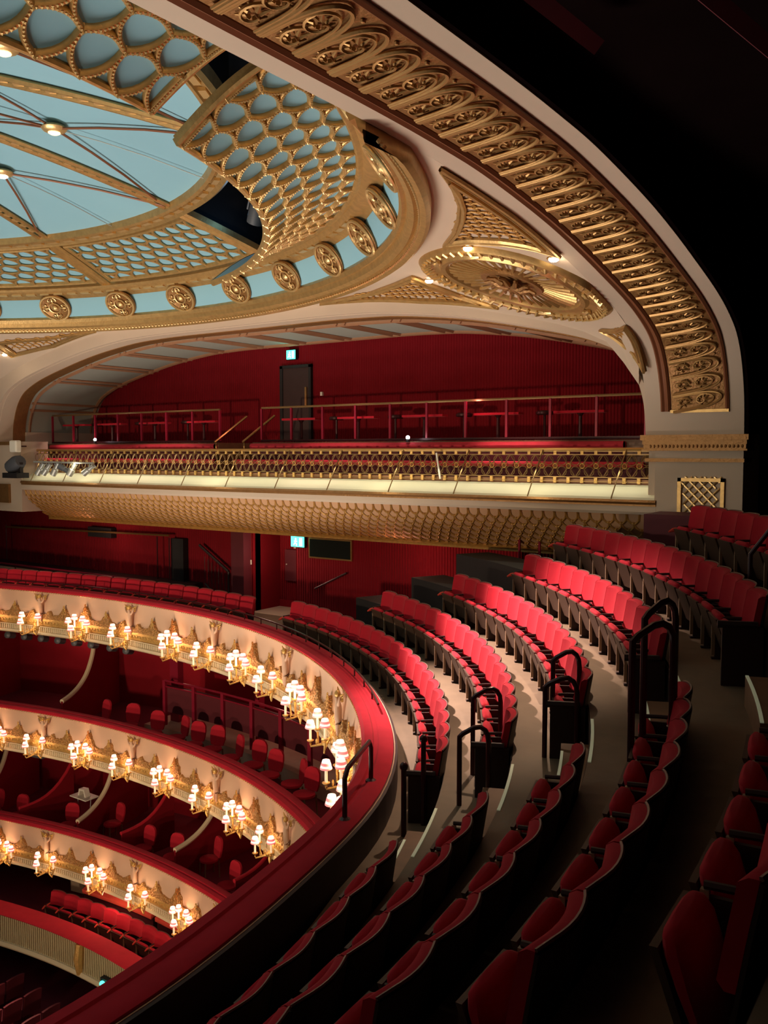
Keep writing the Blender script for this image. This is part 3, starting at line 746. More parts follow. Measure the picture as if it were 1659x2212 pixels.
# the round rosette
RC = (-6.9, 13.55)
def ros(r_, t, h):
    u = 1.72 * r_ * math.cos(t); v = 1.42 * r_ * math.sin(t); x = RC[0] + .955 * u + .297 * v; y = RC[1] - .297 * u + .955 * v
    x = min(x, XF - .02); y = min(y, 15.48); return onceil(x, y, h)[0]
e = empty('ceiling_rosette', 'large round gold sunburst rosette in the ceiling corner by the pier', 'rosette')
th_ = np.linspace(0, 2 * PI, 72, False)
m = MB(); T = [[ros(r_, t, h) for t in list(th_) + [th_[0]]] for r_, h in ((1.0, .02), (.97, .09), (.90, .10), (.86, .05), (.78, .05), (.75, .10), (.70, .09), (.68, .03))]
B = [[ros(r_, t, -.03) for t in list(th_) + [th_[0]]] for r_ in (1.0, .97, .90, .86, .78, .75, .70, .68)]
m.slab(T, B); m.build('outer_ring', 'gold', e, True)
m = MB()
for k in range(56):
    t = 2 * PI * k / 56; m.tube([ros(.96, t, .08), ros(.93, t + .03, .12), ros(.87, t, .07)], .028, 5)
m.build('leaf_border', 'goldlight', e, True)
m = MB()
for k in range(8):
    t = 2 * PI * k / 8 + .2; m = MB(); m.tube([ros(.82, t - .09, .08), ros(.82, t, .09), ros(.82, t + .09, .08)], [.03, .05, .03], 6)
    m.tube([ros(.86, t, .08), ros(.78, t, .08)], .035, 5); m.build('key_block', 'goldlight', e, True)
m = MB()
for k in range(36):
    t = 2 * PI * k / 36; m.tube([ros(.30, t, .04), ros(.50, t, .06), ros(.66, t, .05)], [.012, .024, .036], 5)
m.build('sun_rays', 'gold', e, True)
m = MB(); T = [[ros(r_, t, h) for t in list(th_) + [th_[0]]] for r_, h in ((.34, .02), (.32, .09), (.26, .09), (.24, .04), (.02, .06))]
m.slab(T, [[ros(r_, t, -.03) for t in list(th_) + [th_[0]]] for r_ in (.34, .32, .26, .24, .02)])
for k in range(10):
    t = 2 * PI * k / 10
    m.tube([ros(.02, t, .12), ros(.12, t + .2, .16), ros(.20, t, .12), ros(.27, t - .1, .15)], [.06, .05, .035, .02], 6)
m.build('boss_foliage', 'golddark', e, True)
for x, y, lab in ((-8.83, 14.04, 'lit downlight at the left rim of the round rosette'), (-6.93, 12.12, 'lit downlight under the large net panel, left one above the rosette'), (-5.47, 12.01, 'lit downlight under the large net panel, right one near the rear arch'),
                  (-8.14, 14.77, 'small lit downlight below the round rosette'), (-23.3, 14.79, 'lit downlight at the left edge of the photo on the ceiling corner')):
    c = onceil(x, y, .02)[0]
    e = empty('downlight', lab, 'downlight', group='downlights of the ceiling corners')
    m = MB(); m.lathe([(.06, 0), (.10, 0), (.10, -.02), (.06, -.02)], c, 14); m.build('bezel', 'brass', e)
    m = MB(); m.ell(c - Vector((0, 0, .03)), (.075 if x != -8.14 else .03, .075 if x != -8.14 else .03, .035), 12, 5); m.build('lens', 'bulb', e, True)
    point(c - Vector((0, 0, .22)), 1.6 if x != -8.14 else .7, (1, .78, .5), .05)

# ================================================================== BALCONIES
rimc = [(-33, 10.6), (-29, 12.2), (-25.6, 13.45), (-22.59, 14.15), (-20.32, 14.6), (-17.73, 14.75), (-14.9, 14.5), (-12.43, 13.85), (-10.36, 12.86), (-8.61, 11.65),
        (-7.3, 10.43), (-6.34, 9.29), (-5.78, 8.43), (-5.38, 7.65), (-5.11, 6.84), (-4.93, 6.11), (-4.76, 5.3), (-4.65, 4.66), (-4.59, 4.15), (-4.56, 3.72),
        (-4.55, 2.6), (-4.75, .8), (-5.3, -1.5), (-6.4, -3.8), (-8.2, -6), (-10.6, -7.8)]
def smoothp(P, k=2, w=10):
    for _ in range(k):
        Q = P.copy()
        for i in range(len(P)):
            d = min(i, len(P) - 1 - i, w); Q[i] = P[i - d:i + d + 1].mean(0)
        P = Q
    return P
RM = smoothp(crom(rimc, 16)); RS = np.r_[0, np.cumsum(np.linalg.norm(np.diff(RM, axis=0), axis=1))]
RT = np.gradient(RM, axis=0); RT /= np.linalg.norm(RT, axis=1)[:, None]; RN = np.c_[-RT[:, 1], RT[:, 0]]
def rimp(s, o, z):
    """point at arc length s, offset o towards the seats (negative = over the void), height z"""
    x = np.interp(s, RS, RM[:, 0]); y = np.interp(s, RS, RM[:, 1]); nx_ = np.interp(s, RS, RN[:, 0]); ny = np.interp(s, RS, RN[:, 1]); l = math.hypot(nx_, ny)
    return Vector((x + nx_ / l * o, y + ny / l * o, z))
def rimn(s):
    nx_ = np.interp(s, RS, RN[:, 0]); ny = np.interp(s, RS, RN[:, 1]); return Vector((nx_, ny, 0)).normalized()
def rimt(s): n = rimn(s); return Vector((n.y, -n.x, 0))
SIGN = 1 if (rimp(20, 1, 0) - Vector((-17, 3, 0))).length > (rimp(20, 0, 0) - Vector((-17, 3, 0))).length else -1
if SIGN < 0: RN = -RN
def rimsweep(prof_, z, s0, s1, step=.35):
    m = MB(); n = int((s1 - s0) / step); ss = np.linspace(s0, s1, n + 1)
    m.loops([[rimp(s, a, z + b) for a, b in prof_] for s in ss]); return m
TIERS = [(-3.6, 4.0, 46.0), (-6.87, 4.0, 33.0), (-10.02, 4.0, 33.0)]
TN = ['top', 'middle', 'lowest']
def foliage(mb, s, z, hgt, wid, seed):
    """pointed gilt shrub of small leaf lumps lying on the front"""
    rnd = random.Random(seed)
    n = int(34 * hgt / .3)
    for i in range(n):
        v = (i / n); hw = wid * (1 - v) ** .8 * (.6 + .4 * math.cos(v * 9)); u = rnd.uniform(-hw, hw)
        p = rimp(s + u, -.43, z + v * hgt + rnd.uniform(-.02, .02)); k = rnd.uniform(.7, 1.3)
        M = rimn(s).to_track_quat('Z', 'Y').to_matrix() @ Matrix.Rotation(rnd.uniform(-.9, .9), 3, 'Z')
        mb.ell(p, (.018 * k, .034 * k, .016), 6, 4, M)
def skinfig(edges, verts, radii, name):
    me = bpy.data.meshes.new(name); me.from_pydata(verts, edges, []); o = bpy.data.objects.new(name, me); COL.objects.link(o)
    o.modifiers.new('s', 'SKIN'); sv = me.skin_vertices[0].data
    for i, r_ in enumerate(radii): sv[i].radius = (r_, r_)
    sv[0].use_root = True
    o.modifiers.new('d', 'SUBSURF').levels = 1
    dg = bpy.context.evaluated_depsgraph_get(); me2 = bpy.data.meshes.new_from_object(o.evaluated_get(dg)); bpy.data.objects.remove(o)
    me2.polygons.foreach_set('use_smooth', [True] * len(me2.polygons)); return me2
# winged child figure, local frame: x along the front, z up, y towards the seats
fig_mesh = skinfig([(0, 1), (1, 2), (2, 3), (3, 4), (2, 5), (5, 6), (6, 7), (2, 8), (8, 9), (9, 10), (0, 11), (11, 12), (12, 13), (0, 14), (14, 15), (15, 16)],
    [(0, 0, -.22), (.01, -.02, -.08), (0, -.01, .04), (0, -.03, .11), (0, -.05, .19), (.10, -.02, .05), (.18, -.03, .13), (.20, -.02, .22), (-.10, -.02, .05), (-.18, -.03, .12), (-.21, -.02, .22),
     (.05, -.02, -.34), (.06, -.03, -.50), (.05, -.02, -.60), (-.04, -.02, -.34), (-.06, -.02, -.48), (-.03, -.01, -.60)],
    [.075, .07, .06, .035, .062, .038, .03, .022, .038, .03, .022, .055, .04, .03, .055, .04, .03], 'child_figure')
fig_mesh.materials.append(MATS['panelcream'])
bpy_bal = []
for ti, (z, sa_, sb_) in enumerate(TIERS):
    bal = empty('balcony_front', '%s curved balcony front with red cushion rail and gilt foliage on a salmon panel' % TN[ti], 'balcony front', group='curved balcony fronts')
    rimsweep([(0, 0), (-.05, .02), (-.18, .02), (-.20, -.0), (-.24, 0), (-.26, .02), (-.36, .015), (-.40, -.03), (-.38, -.07), (0, -.07)], z, sa_, sb_).build('cushion_rail', 'velvet', bal, True)
    rimsweep([(.02, -.02), (-.36, -.06), (-.35, -.12), (-.33, -.3), (-.36, -.5), (-.42, -.74), (-.40, -.80), (.02, -.80)], z, sa_, sb_).build('front_panel', 'panelcream', bal, True)
    m = MB(); s = sa_
    while s < min(sb_, 32):
        p = rimp(s, -.385, z - .075); m.oct(p, .022); s += .085
    tag(m.build('bead_row', 'goldlight', bal), kind='stuff')
    rimsweep([(-.38, -.74), (-.45, -.76), (-.47, -.84), (-.46, -.94), (-.42, -.96), (.0, -.96), (.0, -.76)], z, sa_, sb_).build('gilt_frieze', 'gilt', bal, True)
    m = MB(); s = sa_ + 3; rnd = random.Random(3)
    while s < min(sb_, 30):
        M = rimn(s).to_track_quat('Z', 'Y').to_matrix(); m.ell(rimp(s, -.475, z - .85), (.05, .03, .025), 6, 4, M @ Matrix.Rotation(.5 if int(s * 10) % 2 else -.5, 3, 'Z')); s += .11
    tag(m.build('frieze_leaves', 'gilt', bal, True), kind='stuff')
    rimsweep([(-.41, -.955), (-.47, -.96), (-.47, -.98), (-.43, -.99), (-.43, -1.10), (-.50, -1.11), (-.52, -1.16), (-.46, -1.20), (-.30, -1.24), (.1, -1.24), (.1, -.955)], z, sa_, sb_).build('dentil_cornice', 'friezecream', bal, True)
    m = MB(); s = sa_ + 4
    while s < min(sb_, 30):
        t = rimt(s); n = rimn(s); p = rimp(s, -.445, z - 1.045); a = t * .022; b = n * .02; c_ = Vector((0, 0, .05))
        m.add([p + sx * a + sy * b + sz * c_ for sx in (-1, 1) for sy in (-1, 1) for sz in (-1, 1)], [(0, 1, 3, 2), (4, 6, 7, 5), (0, 4, 5, 1), (2, 3, 7, 6), (0, 2, 6, 4), (1, 5, 7, 3)]); s += .075
    tag(m.build('dentils', 'friezecream', bal), kind='stuff')
    # relief band of gilt foliage rising to shrubs and dipping between them
    s_fig = [9.35, 12.75, 16.15, 19.55, 22.85, 26.2, 29.4]
    rnd = random.Random(ti)
    def crest(s):
        h = .09
        for f in s_fig:
            for ds, hg, wd in ((-.30, .24, .13), (.30, .24, .13), (.85, .33, .22), (1.66, .44, .24), (2.45, .33, .22)):
                u = abs(s - f - ds) / wd
                if u < 1: h = max(h, .09 + (hg - .09) * (1 - u) ** .8)
                elif u < 2.2: h = max(h, .09 + .05 * (2.2 - u) / 1.2)
        return h
    ss = np.arange(6.2, 31.5, .045); top_ = [crest(s) * (1 + rnd.uniform(-.10, .10)) for s in ss]
    def offp(h): return -.385 - .045 * (1 - h / .5)       # follows the bulge of the panel
    T = [[rimp(s, offp(h * f) - .03 - .012 * math.sin(s * 37 + f * 9), z - .76 + h * f) for s, h in zip(ss, top_)] for f in (0, .3, .6, .85, 1)]
    B = [[rimp(s, -.33, z - .76 + h * f) for s, h in zip(ss, top_)] for f in (0, .3, .6, .85, 1)]
    m = MB(); m.slab(T, B); m.build('foliage_relief', 'reliefgold', bal, True)
    for i, f in enumerate(s_fig):
        n = rimn(f); ang = math.atan2(n.y, n.x) - PI / 2
        o = bpy.data.objects.new('child_figure', fig_mesh); COL.objects.link(o); o.parent = bal; o.location = rimp(f, -.44, z - .36); o.scale = (.8, .8, .85); o.rotation_euler = (0, 0, ang); o['label'] = 'pale winged child figure with raised arms on the balcony front'
        m = MB()
        for sg in (-1, 1):
            for q in range(3):
                m.tube([rimp(f + sg * .05, -.41, z - .22), rimp(f + sg * (.13 + .02 * q), -.42, z - .17 - .035 * q), rimp(f + sg * (.24 - .03 * q), -.41, z - .12 - .05 * q)], [.02, .028, .008], 5)
        m.ell(rimp(f, -.46, z - .17), (.05, .05, .06), 8, 6)
        m.build('figure_wings', 'gilt', bal, True)
        for ds, hg, wd, mt in ((.85, .30, .13, 'gilt'), (1.66, .40, .15, 'orangegold'), (2.45, .30, .13, 'gilt')):
            m = MB(); foliage(m, f + ds, z - .68, hg, wd, int(f * 10 + ds * 100) + ti * 999); m.build('gilt_shrub', mt, bal, True)

# ------------------------------------------------------------------ shaded candle brackets on the fronts
def bracket(nl):
    e = empty('candle_bracket', 'x', 'wall lamp')
    if nl == 5: lamps = [(-.34, -.20, .02), (.34, -.20, .02), (-.03, -.38, -.12), (-.14, -.17, .12), (.15, -.16, .10)]
    else: lamps = [(-.27, -.20, .03), (.30, -.20, .03), (-.17, -.34, -.12)]
    m = MB(); m.ell((0, -.02, -.34), (.07, .04, .12), 8, 6); m.ell((0, -.14, -.42), (.05, .05, .05), 8, 5)
    for x, y, z in lamps:
        m.tube([(0, -.05, -.34), (x * .35, -.16, -.46), (x * .8, y, -.50), (x, y, z - .34)], [.022, .02, .016, .02], 6)
        m.tube([(x * .5 + .045 * math.cos(t), y * .75, -.42 + .045 * math.sin(t)) for t in np.linspace(0, 4.5, 8)], .011, 4)
        m.lathe([(.02, 0), (.055, .02), (.06, .035), (.02, .04)], (x, y, z - .32), 8)
    m.build('gilt_arms', 'gilt', e, True)
    for x, y, z in lamps:
        m = MB(); m.lathe([(.022, 0), (.02, .21)], (x, y, z - .285), 8); m.build('candle', 'candle', e, True)
        m = MB(); m.lathe([(.084, 0), (.086, .01), (.052, .125), (.049, .125), (.078, 0)], (x, y, z - .085), 14); sh = m.build('lamp_shade', 'shadewhite', e, True)
        m = MB(); m.lathe([(.087, .0), (.089, .012), (.083, .026), (.081, .02)], (x, y, z - .09), 14); m.lathe([(.075, 0), (.076, .004), (.064, .038), (.061, .038)], (x, y, z - .035), 14); m.build('shade_trim', 'shadepink', sh, True)
    return e
b5 = bracket(5); b3 = bracket(3); used = {5: False, 3: False}
spots_ = {0: [(11.0, 5), (12.55, 3), (14.35, 5), (16.0, 3), (18.0, 5), (19.4, 3), (20.95, 5), (22.35, 3), (24.0, 5), (25.75, 3), (27.65, 5), (29.2, 3)],
          1: [(11.15, 5), (12.6, 3), (14.35, 5), (15.95, 3), (17.6, 5), (19.25, 3), (20.7, 5), (22.2, 3)],
          2: [(11.3, 5), (12.9, 3), (14.8, 5), (16.5, 3), (18.3, 5)]}
for ti, L in spots_.items():
    cnt = {5: 0, 3: 0}
    for s, n in L:
        src = b5 if n == 5 else b3
        o = src if not used[n] else copy_tree(src); used[n] = True
        o.location = rimp(s, -.44, TIERS[ti][0] - .66); nn = rimn(s); o.rotation_euler = (0, 0, math.atan2(nn.y, nn.x) - PI / 2)
        o['label'] = '%s shaded candle bracket on the %s balcony front, %s of its kind from the left' % ({5: 'five', 3: 'three'}[n], TN[ti], ORD[cnt[n]]); cnt[n] += 1
        o['group'] = 'shaded candle brackets on the balcony fronts'
        point(rimp(s, -.44 - .24, TIERS[ti][0] - .74), 9 if n == 5 else 5.5, (1, .66, .36), .1)

# thin rail along the top balcony's cushion
e = empty('guard_rail', 'low dark guard rail along the red cushion of the top balcony', 'railing')
m = MB(); m.tube([rimp(s, -.12, -3.46) for s in np.linspace(6, 28, 90)], .016, 6); m.build('rail', 'rail', e, True)
for k in range(30):
    s = 7 + k * .7; m = MB(); m.tube([rimp(s, -.12, -3.6), rimp(s, -.12, -3.46)], .012, 5); m.build('post', 'rail', e)

# ================================================================== AMPHITHEATRE FLOORS AND SEATS
SX, SY = -16.5, 2.24
Z1 = -3.99; RISE = .488
def zk(k): return Z1 + RISE * (k - 1)
def sp(r_, deg, z): a = R(deg); return Vector((SX + r_ * math.cos(a), SY + r_ * math.sin(a), z))
FAREND = {1: 72.1, 2: 62.2, 3: 56.1, 4: 50.9, 5: 51.5, 6: 43.0, 7: 38}
m = MB()
# walkway level behind the rim, out to the far wall
T = [[rimp(s, .02, Z1 - .25) for s in np.linspace(2, 46, 120)], []]
for s in np.linspace(2, 46, 120):
    p = rimp(s, .02, Z1 - .25); n = rimn(s); q = p + n * 9
    if q.y > 17.5: q = p + n * ((17.5 - p.y) / n.y if n.y > .05 else 9)
    T[1].append(q)
B = [[p - Vector((0, 0, .55)) for p in r_] for r_ in T]
m.slab(T, B); struct('floor', m, 'floor')
for k in range(1, 10):
    r0 = 12.26 + .74 * (k - 1); r1 = r0 + .76 if k < 9 else r0 + 6; a1 = {1: 73, 2: 62.4, 3: 56, 4: 50.6, 5: 50.5}.get(k, 43)
    if k >= 7: a1 = 30
    n = 60; T = [[sp(r_, -40 + (a1 + 40) * j / n, zk(k)) for j in range(n + 1)] for r_ in (r0, r1)]
    B = [[sp(r_, -40 + (a1 + 40) * j / n, zk(k) - (RISE + .3 if k > 1 else .3)) for j in range(n + 1)] for r_ in (r0, r1)]
    m = MB(); m.slab(T, B); struct('floor', m, 'floor')
    if k < 6:
        a2 = {1: 78, 2: 71, 3: 67, 4: 63, 5: 61}[k]
        T = [[sp(r_, a1 + (a2 - a1) * j / 10, zk(k)) for j in range(11)] for r_ in (r0, r1)]
        m = MB(); m.slab(T, [[p - Vector((0, 0, RISE + .2)) for p in r_] for r_ in T]); struct('floor', m, 'black')  # shade put into the colour: floor past the row ends made black
    T = [[sp(r0 - .012, -40 + (a1 + 40) * j / n, z) for j in range(n + 1)] for z in (zk(k) - .03, zk(k) - RISE + .01)]
    m = MB(); m.slab(T, [[p + Vector((.008, 0, 0)) for p in r_] for r_ in T]); struct('trim_20', m, 'darkbrown')
# white nosing strips and half steps of the aisle
def arc_box(r0, r1, a0, a1, z0, z1):
    n = 6; m = MB(); m.slab([[sp(r_, a0 + (a1 - a0) * j / n, z1) for j in range(n + 1)] for r_ in (r0, r1)], [[sp(r_, a0 + (a1 - a0) * j / n, z0) for j in range(n + 1)] for r_ in (r0, r1)]); return m
AO = {1: 20.9, 2: 21.0, 3: 21.0, 4: 20.5, 5: 17.2, 6: 14.5}
st = empty('aisle_steps', 'stepped amphitheatre aisle with pale nosing strips', 'steps')
for k in range(0, 7):
    a = AO.get(k, 22.5 if k == 0 else 14); rn = 12.26 + .74 * k; hw = 2.4
    zl = zk(k + 1)
    lo_z = zk(k) if k > 0 else Z1 - .25
    arc_box(rn - .27, rn + .01, a - hw, a + hw, lo_z - .01, (zl + lo_z) / 2).build('half_step', 'wood', st)
    if k > 0:
        arc_box(rn + .0, rn + .028, a - hw, a + hw, zl, zl + .008).build('nosing_strip', 'strip', st)
        arc_box(rn - .27, rn - .245, a - (hw if k > 3 else 1.2), a + (hw - 1 if k < 4 else hw), (zl + lo_z) / 2, (zl + lo_z) / 2 + .008).build('nosing_strip', 'strip', st)
    else: arc_box(rn - .27, rn - .245, a - 1.3, a + 1.3, (zl + lo_z) / 2, (zl + lo_z) / 2 + .008).build('nosing_strip', 'strip', st)

def seat_master():
    """tip-up seat; local +x is its back, y across, z up from its platform"""
    e = empty('theatre_seat', 'x', 'seat')
    def back(y, zf, off=0): return -.075 + off + .055 * (1 - (y / .255) ** 2) + zf * .16
    def top(y, z): return z - (.014 * (abs(y) / .255) ** 5 if z > .7 else 0)
    ys = np.linspace(-.251, .251, 9); zs = [.42, .45, .5, .62, .72, .78, .80]
    T = [[Vector((back(y, z - .36, -.04 + (.028 if z in (.42, .80) else 0)), y, top(y, z))) for y in ys] for z in zs]
    B = [[Vector((back(y, z - .36, .02), y, top(y, z))) for y in ys] for z in zs]
    m = MB(); m.slab(T, B); m.build('backrest', 'velvet', e, True)
    T = [[Vector((back(y, z - .36, .022), y, top(y, z))) for y in ys] for z in (.10, .36, .6, .79)]; B = [[p + Vector((.014, 0, 0)) for p in r_] for r_ in T]
    m = MB(); m.slab(T, B); m.build('back_shell', 'darkbrown', e, True)
    m = MB(); m.tube([(back(y, .44, .024), y, top(y, .805)) for y in ys], .009, 5); m.build('back_edge_trim', 'trimdark', e, True)
    m = MB(); rings = []
    for z, hx, hy in ((.16, .02, .19), (.18, .032, .21), (.34, .045, .225), (.45, .052, .22), (.495, .042, .195), (.515, .018, .15)):
        ring = []
        for q in range(14):
            t = 2 * PI * q / 14; cx_ = abs(math.cos(t)) ** .7 * (1 if math.cos(t) > 0 else -1); sy_ = abs(math.sin(t)) ** .6 * (1 if math.sin(t) > 0 else -1)
            ring.append(Vector((-.125 - (z - .14) * .36 + hx * cx_, hy * sy_, z)))
        rings.append(ring)
    m.loops(rings); m.build('squab', 'velvet', e, True)
    m = MB(); m.slab([[Vector((-.192 - (z - .14) * .36, y, z)) for y in (-.215, .215)] for z in (.13, .475)], [[Vector((-.165 - (z - .14) * .36, y, z)) for y in (-.215, .215)] for z in (.13, .475)]); m.build('squab_board', 'squabwood', e)
    m = MB(); m.box((-.23, .245, 0), (-.02, .268, .46)); m.box((-.26, .23, 0), (-.0, .28, .02)); m.build('standard', 'darkbrown', e)
    m = MB(); m.box((-.262, .243, .04), (-.23, .27, .48)); m.build('standard_edge', 'edge', e)
    m = MB(); m.tube([(-.25, .257, .495), (-.14, .257, .50), (-.05, .257, .50)], .016, 6); m.build('armrest', 'darkbrown', e, True)
    return e
seat0 = seat_master(); first = [True]
def place_seat(loc, rz, label, group, src=None):
    if first[0]: o = seat0; first[0] = False
    else: o = copy_tree(seat0)
    o.location = loc; o.rotation_euler = (0, 0, rz); o['label'] = label; o['group'] = group; return o
RN_ = ['', 'front', 'second', 'third', 'fourth', 'fifth', 'sixth']
seat_ends = []; END_SEATS = []
def row(k, a_hi, a_lo, where, rr=None):
    r_ = (13.0 + .74 * (k - 1) - .04) if rr is None else rr
    da = math.degrees(.515 / r_); a = a_hi - da / 2; i = 0
    while a - da / 2 >= a_lo:
        lab = 'red tip-up seat, %s amphitheatre row %s, %s from %s' % (RN_[k], where, ORD[i] if i < 30 else 'last', 'far end' if 'beyond' in where else 'aisle')
        o = place_seat(sp(r_, a, zk(k)), R(a), lab, 'red tip-up seats of the amphitheatre')
        if i == 0 and 'beyond' in where: END_SEATS.append(o)
        i += 1; a -= da
    seat_ends.append((k, r_, a + da / 2))
for k, hi, lo in ((1, 72.5, 25.6), (2, 61.7, 25.0), (3, 55.3, 24.2), (4, 50.0, 24.4), (5, 49.9, 21.6), (6, 39.8, 22.0)):
    row(k, hi, lo, 'beyond aisle')
    # dark end panel at the aisle
    kk, r_, a = seat_ends[-1]
    M = Matrix.Translation(sp(r_, a, zk(k))) @ Matrix.Rotation(R(a), 4, 'Z')
    if k < 6:
        m = MB(); m.box((-.34, -.05, 0), (.0, -.01, .52), M); m.tube([M @ Vector((-.38, -.03, .54)), M @ Vector((-.05, -.03, .54))], .035, 6)
        tag(m.build('row_end_panel', 'darkbrown'), 'dark end panel closing the %s row at the aisle' % RN_[k], 'end panel', 'end panels of the seat rows')
for k, hi, lo in ((1, 16.9, 1.5), (2, 17.0, 1.5), (3, 16.8, 1.5), (4, 17.6, 1.5), (5, 11.0, 1.0)):
    row(k, hi, lo, 'near side of aisle')
for o in END_SEATS:
    m = MB(); m.tube([(-.36, .27, .425), (-.30, .27, .45), (-.18, .27, .47), (-.05, .27, .47)], [.012, .028, .034, .03], 8); m.build('end_armrest', 'velvetorange', o, True)
# hooped handrails up the aisle: (nearer/lower foot, farther/upper foot, foot heights, top)
def hoop(pa, pb, za, zb, zt, lab):
    e = empty('aisle_handrail', lab, 'handrail', group='dark hooped handrails of the aisle')
    pa = Vector((*pa, 0)); pb = Vector((*pb, 0)); P = [Vector((pa.x, pa.y, za)), Vector((pa.x, pa.y, zt - .16)), Vector((pa.x, pa.y, zt - .11))]
    for t, d in ((.12, .075), (.5, .01), (.72, .0), (.88, .03), (.97, .08), (1, .15)):
        q = pa.lerp(pb, t); P.append(Vector((q.x, q.y, zt - d)))
    P.append(Vector((pb.x, pb.y, zb)))
    m = MB(); m.tube(P, .026, 8); m.build('hoop', 'rail', e, True)
    for p, zz in ((pa, za), (pb, zb)): m = MB(); m.lathe([(.05, 0), (.05, .012), (.028, .02)], (p.x, p.y, zz), 10); m.build('foot_plate', 'rail', e)
hoop((-4.41, 7.60), (-4.15, 7.72), zk(1), zk(2), -2.70, 'hooped dark handrail of the aisle, nearest the front')
hoop((-4.72, 8.42), (-4.47, 8.58), zk(1), zk(2), -2.55, 'hooped dark handrail of the aisle, second from the front')
hoop((-3.72, 8.08), (-3.42, 8.16), zk(2), zk(3), -2.20, 'hooped dark handrail of the aisle, third from the front')
hoop((-3.86, 8.57), (-3.60, 8.64), zk(2), zk(3), -2.05, 'hooped dark handrail of the aisle, fourth from the front')
hoop((-2.13, 6.04), (-1.94, 6.34), zk(4), zk(5), -1.20, 'hooped dark handrail of the aisle, fifth from the front')
hoop((-2.13, 6.28), (-2.01, 6.60), zk(4), zk(5), -1.08, 'hooped dark handrail of the aisle, furthest from the front')
for r_, a, z0_, h_, lab in ((12.62, 25.2, Z1 - .25, .97, 'single dark knobbed post standing on the front walkway'), (12.79, 26.6, Z1, .92, 'single dark knobbed post beside the aisle end of the front row')):
    p = sp(r_, a, z0_); e = empty('handrail_post', lab, 'post'); m = MB(); m.tube([p, p + Vector((0, 0, h_))], .028, 8); m.build('post', 'rail', e, True)
    m = MB(); m.ell(p + Vector((0, 0, h_ + .02)), (.045, .045, .05), 10, 6); m.build('knob', 'rail', e, True)
for r_, a, lab in ((16.1, 27.2, 'left one'), (16.3, 23.2, 'right one')):
    e = empty('aisle_handrail', 'tall slanting handrail on two posts at the right edge, %s' % lab, 'handrail', group='slanting handrails at the right edge')
    p = sp(r_, a, zk(5)); q = sp(r_ + .42, a - .2, zk(6)); h = 1.0
    m = MB(); m.tube([p, p + Vector((0, 0, h)), q + Vector((0, 0, h + .12))], .024, 8); m.tube([q, q + Vector((0, 0, h + .12))], .024, 8); m.build('rail', 'rail', e, True)
# handrail bolted on the red rim
e = empty('rim_handrail', 'dark slanting hoop handrail fixed to the red cushion at the aisle foot', 'handrail')
pa, pb = rimp(31.7, -.13, -3.6), rimp(30.6, -.16, -3.6)
m = MB(); m.tube([pa, pa + Vector((0, 0, .42)), pa.lerp(pb, .10) + Vector((0, 0, .49)), pa.lerp(pb, .93) + Vector((0, 0, .47)), pb + Vector((0, 0, .38)), pb], .026, 8); m.build('hoop', 'rail', e, True)
for q in (pb, pa): m = MB(); m.lathe([(.06, 0), (.06, .02), (.03, .04)], q, 10); m.build('foot_plate', 'rail', e)
# inner apron of the top balcony, seats side
rimsweep([(.0, -.02), (.05, -.03), (.05, -.75), (.0, -.75)], -3.6, 22, 46).build('balcony_apron', 'darkbrown', bpy.data.objects['balcony_front'])
# floor hatch
m = MB(); m.box((-.2, -.12, 0), (.2, .12, .012), Matrix.Translation(sp(11.95, 27.5, Z1 - .25)) @ Matrix.Rotation(R(27), 4, 'Z')); tag(m.build('floor_hatch', 'wood'), 'small square floor hatch on the front walkway beside the rim', 'hatch')

# ------------------------------------------------------------------ far side under the slips
m = MB(); m.box((-30, 17.5, -4.9), (-16.5, 17.8, -1.6)); m.box((-15.0, 17.5, -4.9), (-3.0, 17.8, -1.6)); struct('wall_far', m, 'redwall')
m = MB(); m.box((-16.7, 18.6, -4.9), (-14.8, 18.8, -1.6)); m.box((-16.7, 17.6, -4.9), (-16.5, 18.7, -1.6)); m.box((-15.0, 17.6, -4.9), (-14.8, 18.7, -1.6)); struct('wall_far', m, 'redwall')
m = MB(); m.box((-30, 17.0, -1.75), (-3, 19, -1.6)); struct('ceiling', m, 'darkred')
m = MB(); m.box((-16.6, 17.4, -4.35), (-14.9, 18.7, -4.235)); struct('floor', m, 'floorpale')
m = MB(); m.box((-16.6, 18.55, -4.24), (-14.9, 18.6, -4.05)); struct('baseboard_far', m, 'redwallplain')
m = MB(); m.box((-16.25, 18.5, -3.5), (-15.5, 18.6, -2.65)); dd = struct('door_2', m, 'darkred')
m = MB(); m.ell((-16.18, 18.48, -3.05), (.02, .02, .02), 6, 4); m.build('door_knob', 'white', dd)
for x, y, z, w_, lab in ((-15.95, 18.57, -2.55, .09, 'small yellowish notice above the dark red door'), (-16.62, 17.46, -2.92, .2, 'small pale sign plate on the dark pillar left of the passage')):
    m = MB(); m.box((x - w_ / 2, y, z - .06), (x + w_ / 2, y + .02, z + .06)); tag(m.build('wall_notice', 'white'), lab, 'sign')
m = MB(); m.box((-14.53, 17.44, -2.66), (-13.17, 17.5, -2.15)); w1 = struct('window_1', m, 'brass')
m = MB(); m.box((-14.48, 17.42, -2.62), (-13.21, 17.46, -2.18)); m.build('window_pane', 'winglass', w1)
m = MB(); m.box((-17.0, 17.2, -4.9), (-16.55, 17.5, -1.7)); struct('wall_pillar', m, 'darkred')
e = empty('wall_handrail', 'sloping dark handrail fixed to the red wall right of the passage', 'handrail')
m = MB(); m.tube([(-14.3, 17.4, -3.42), (-13.3, 17.4, -2.95)], .025, 6); m.build('rail', 'rail', e, True)
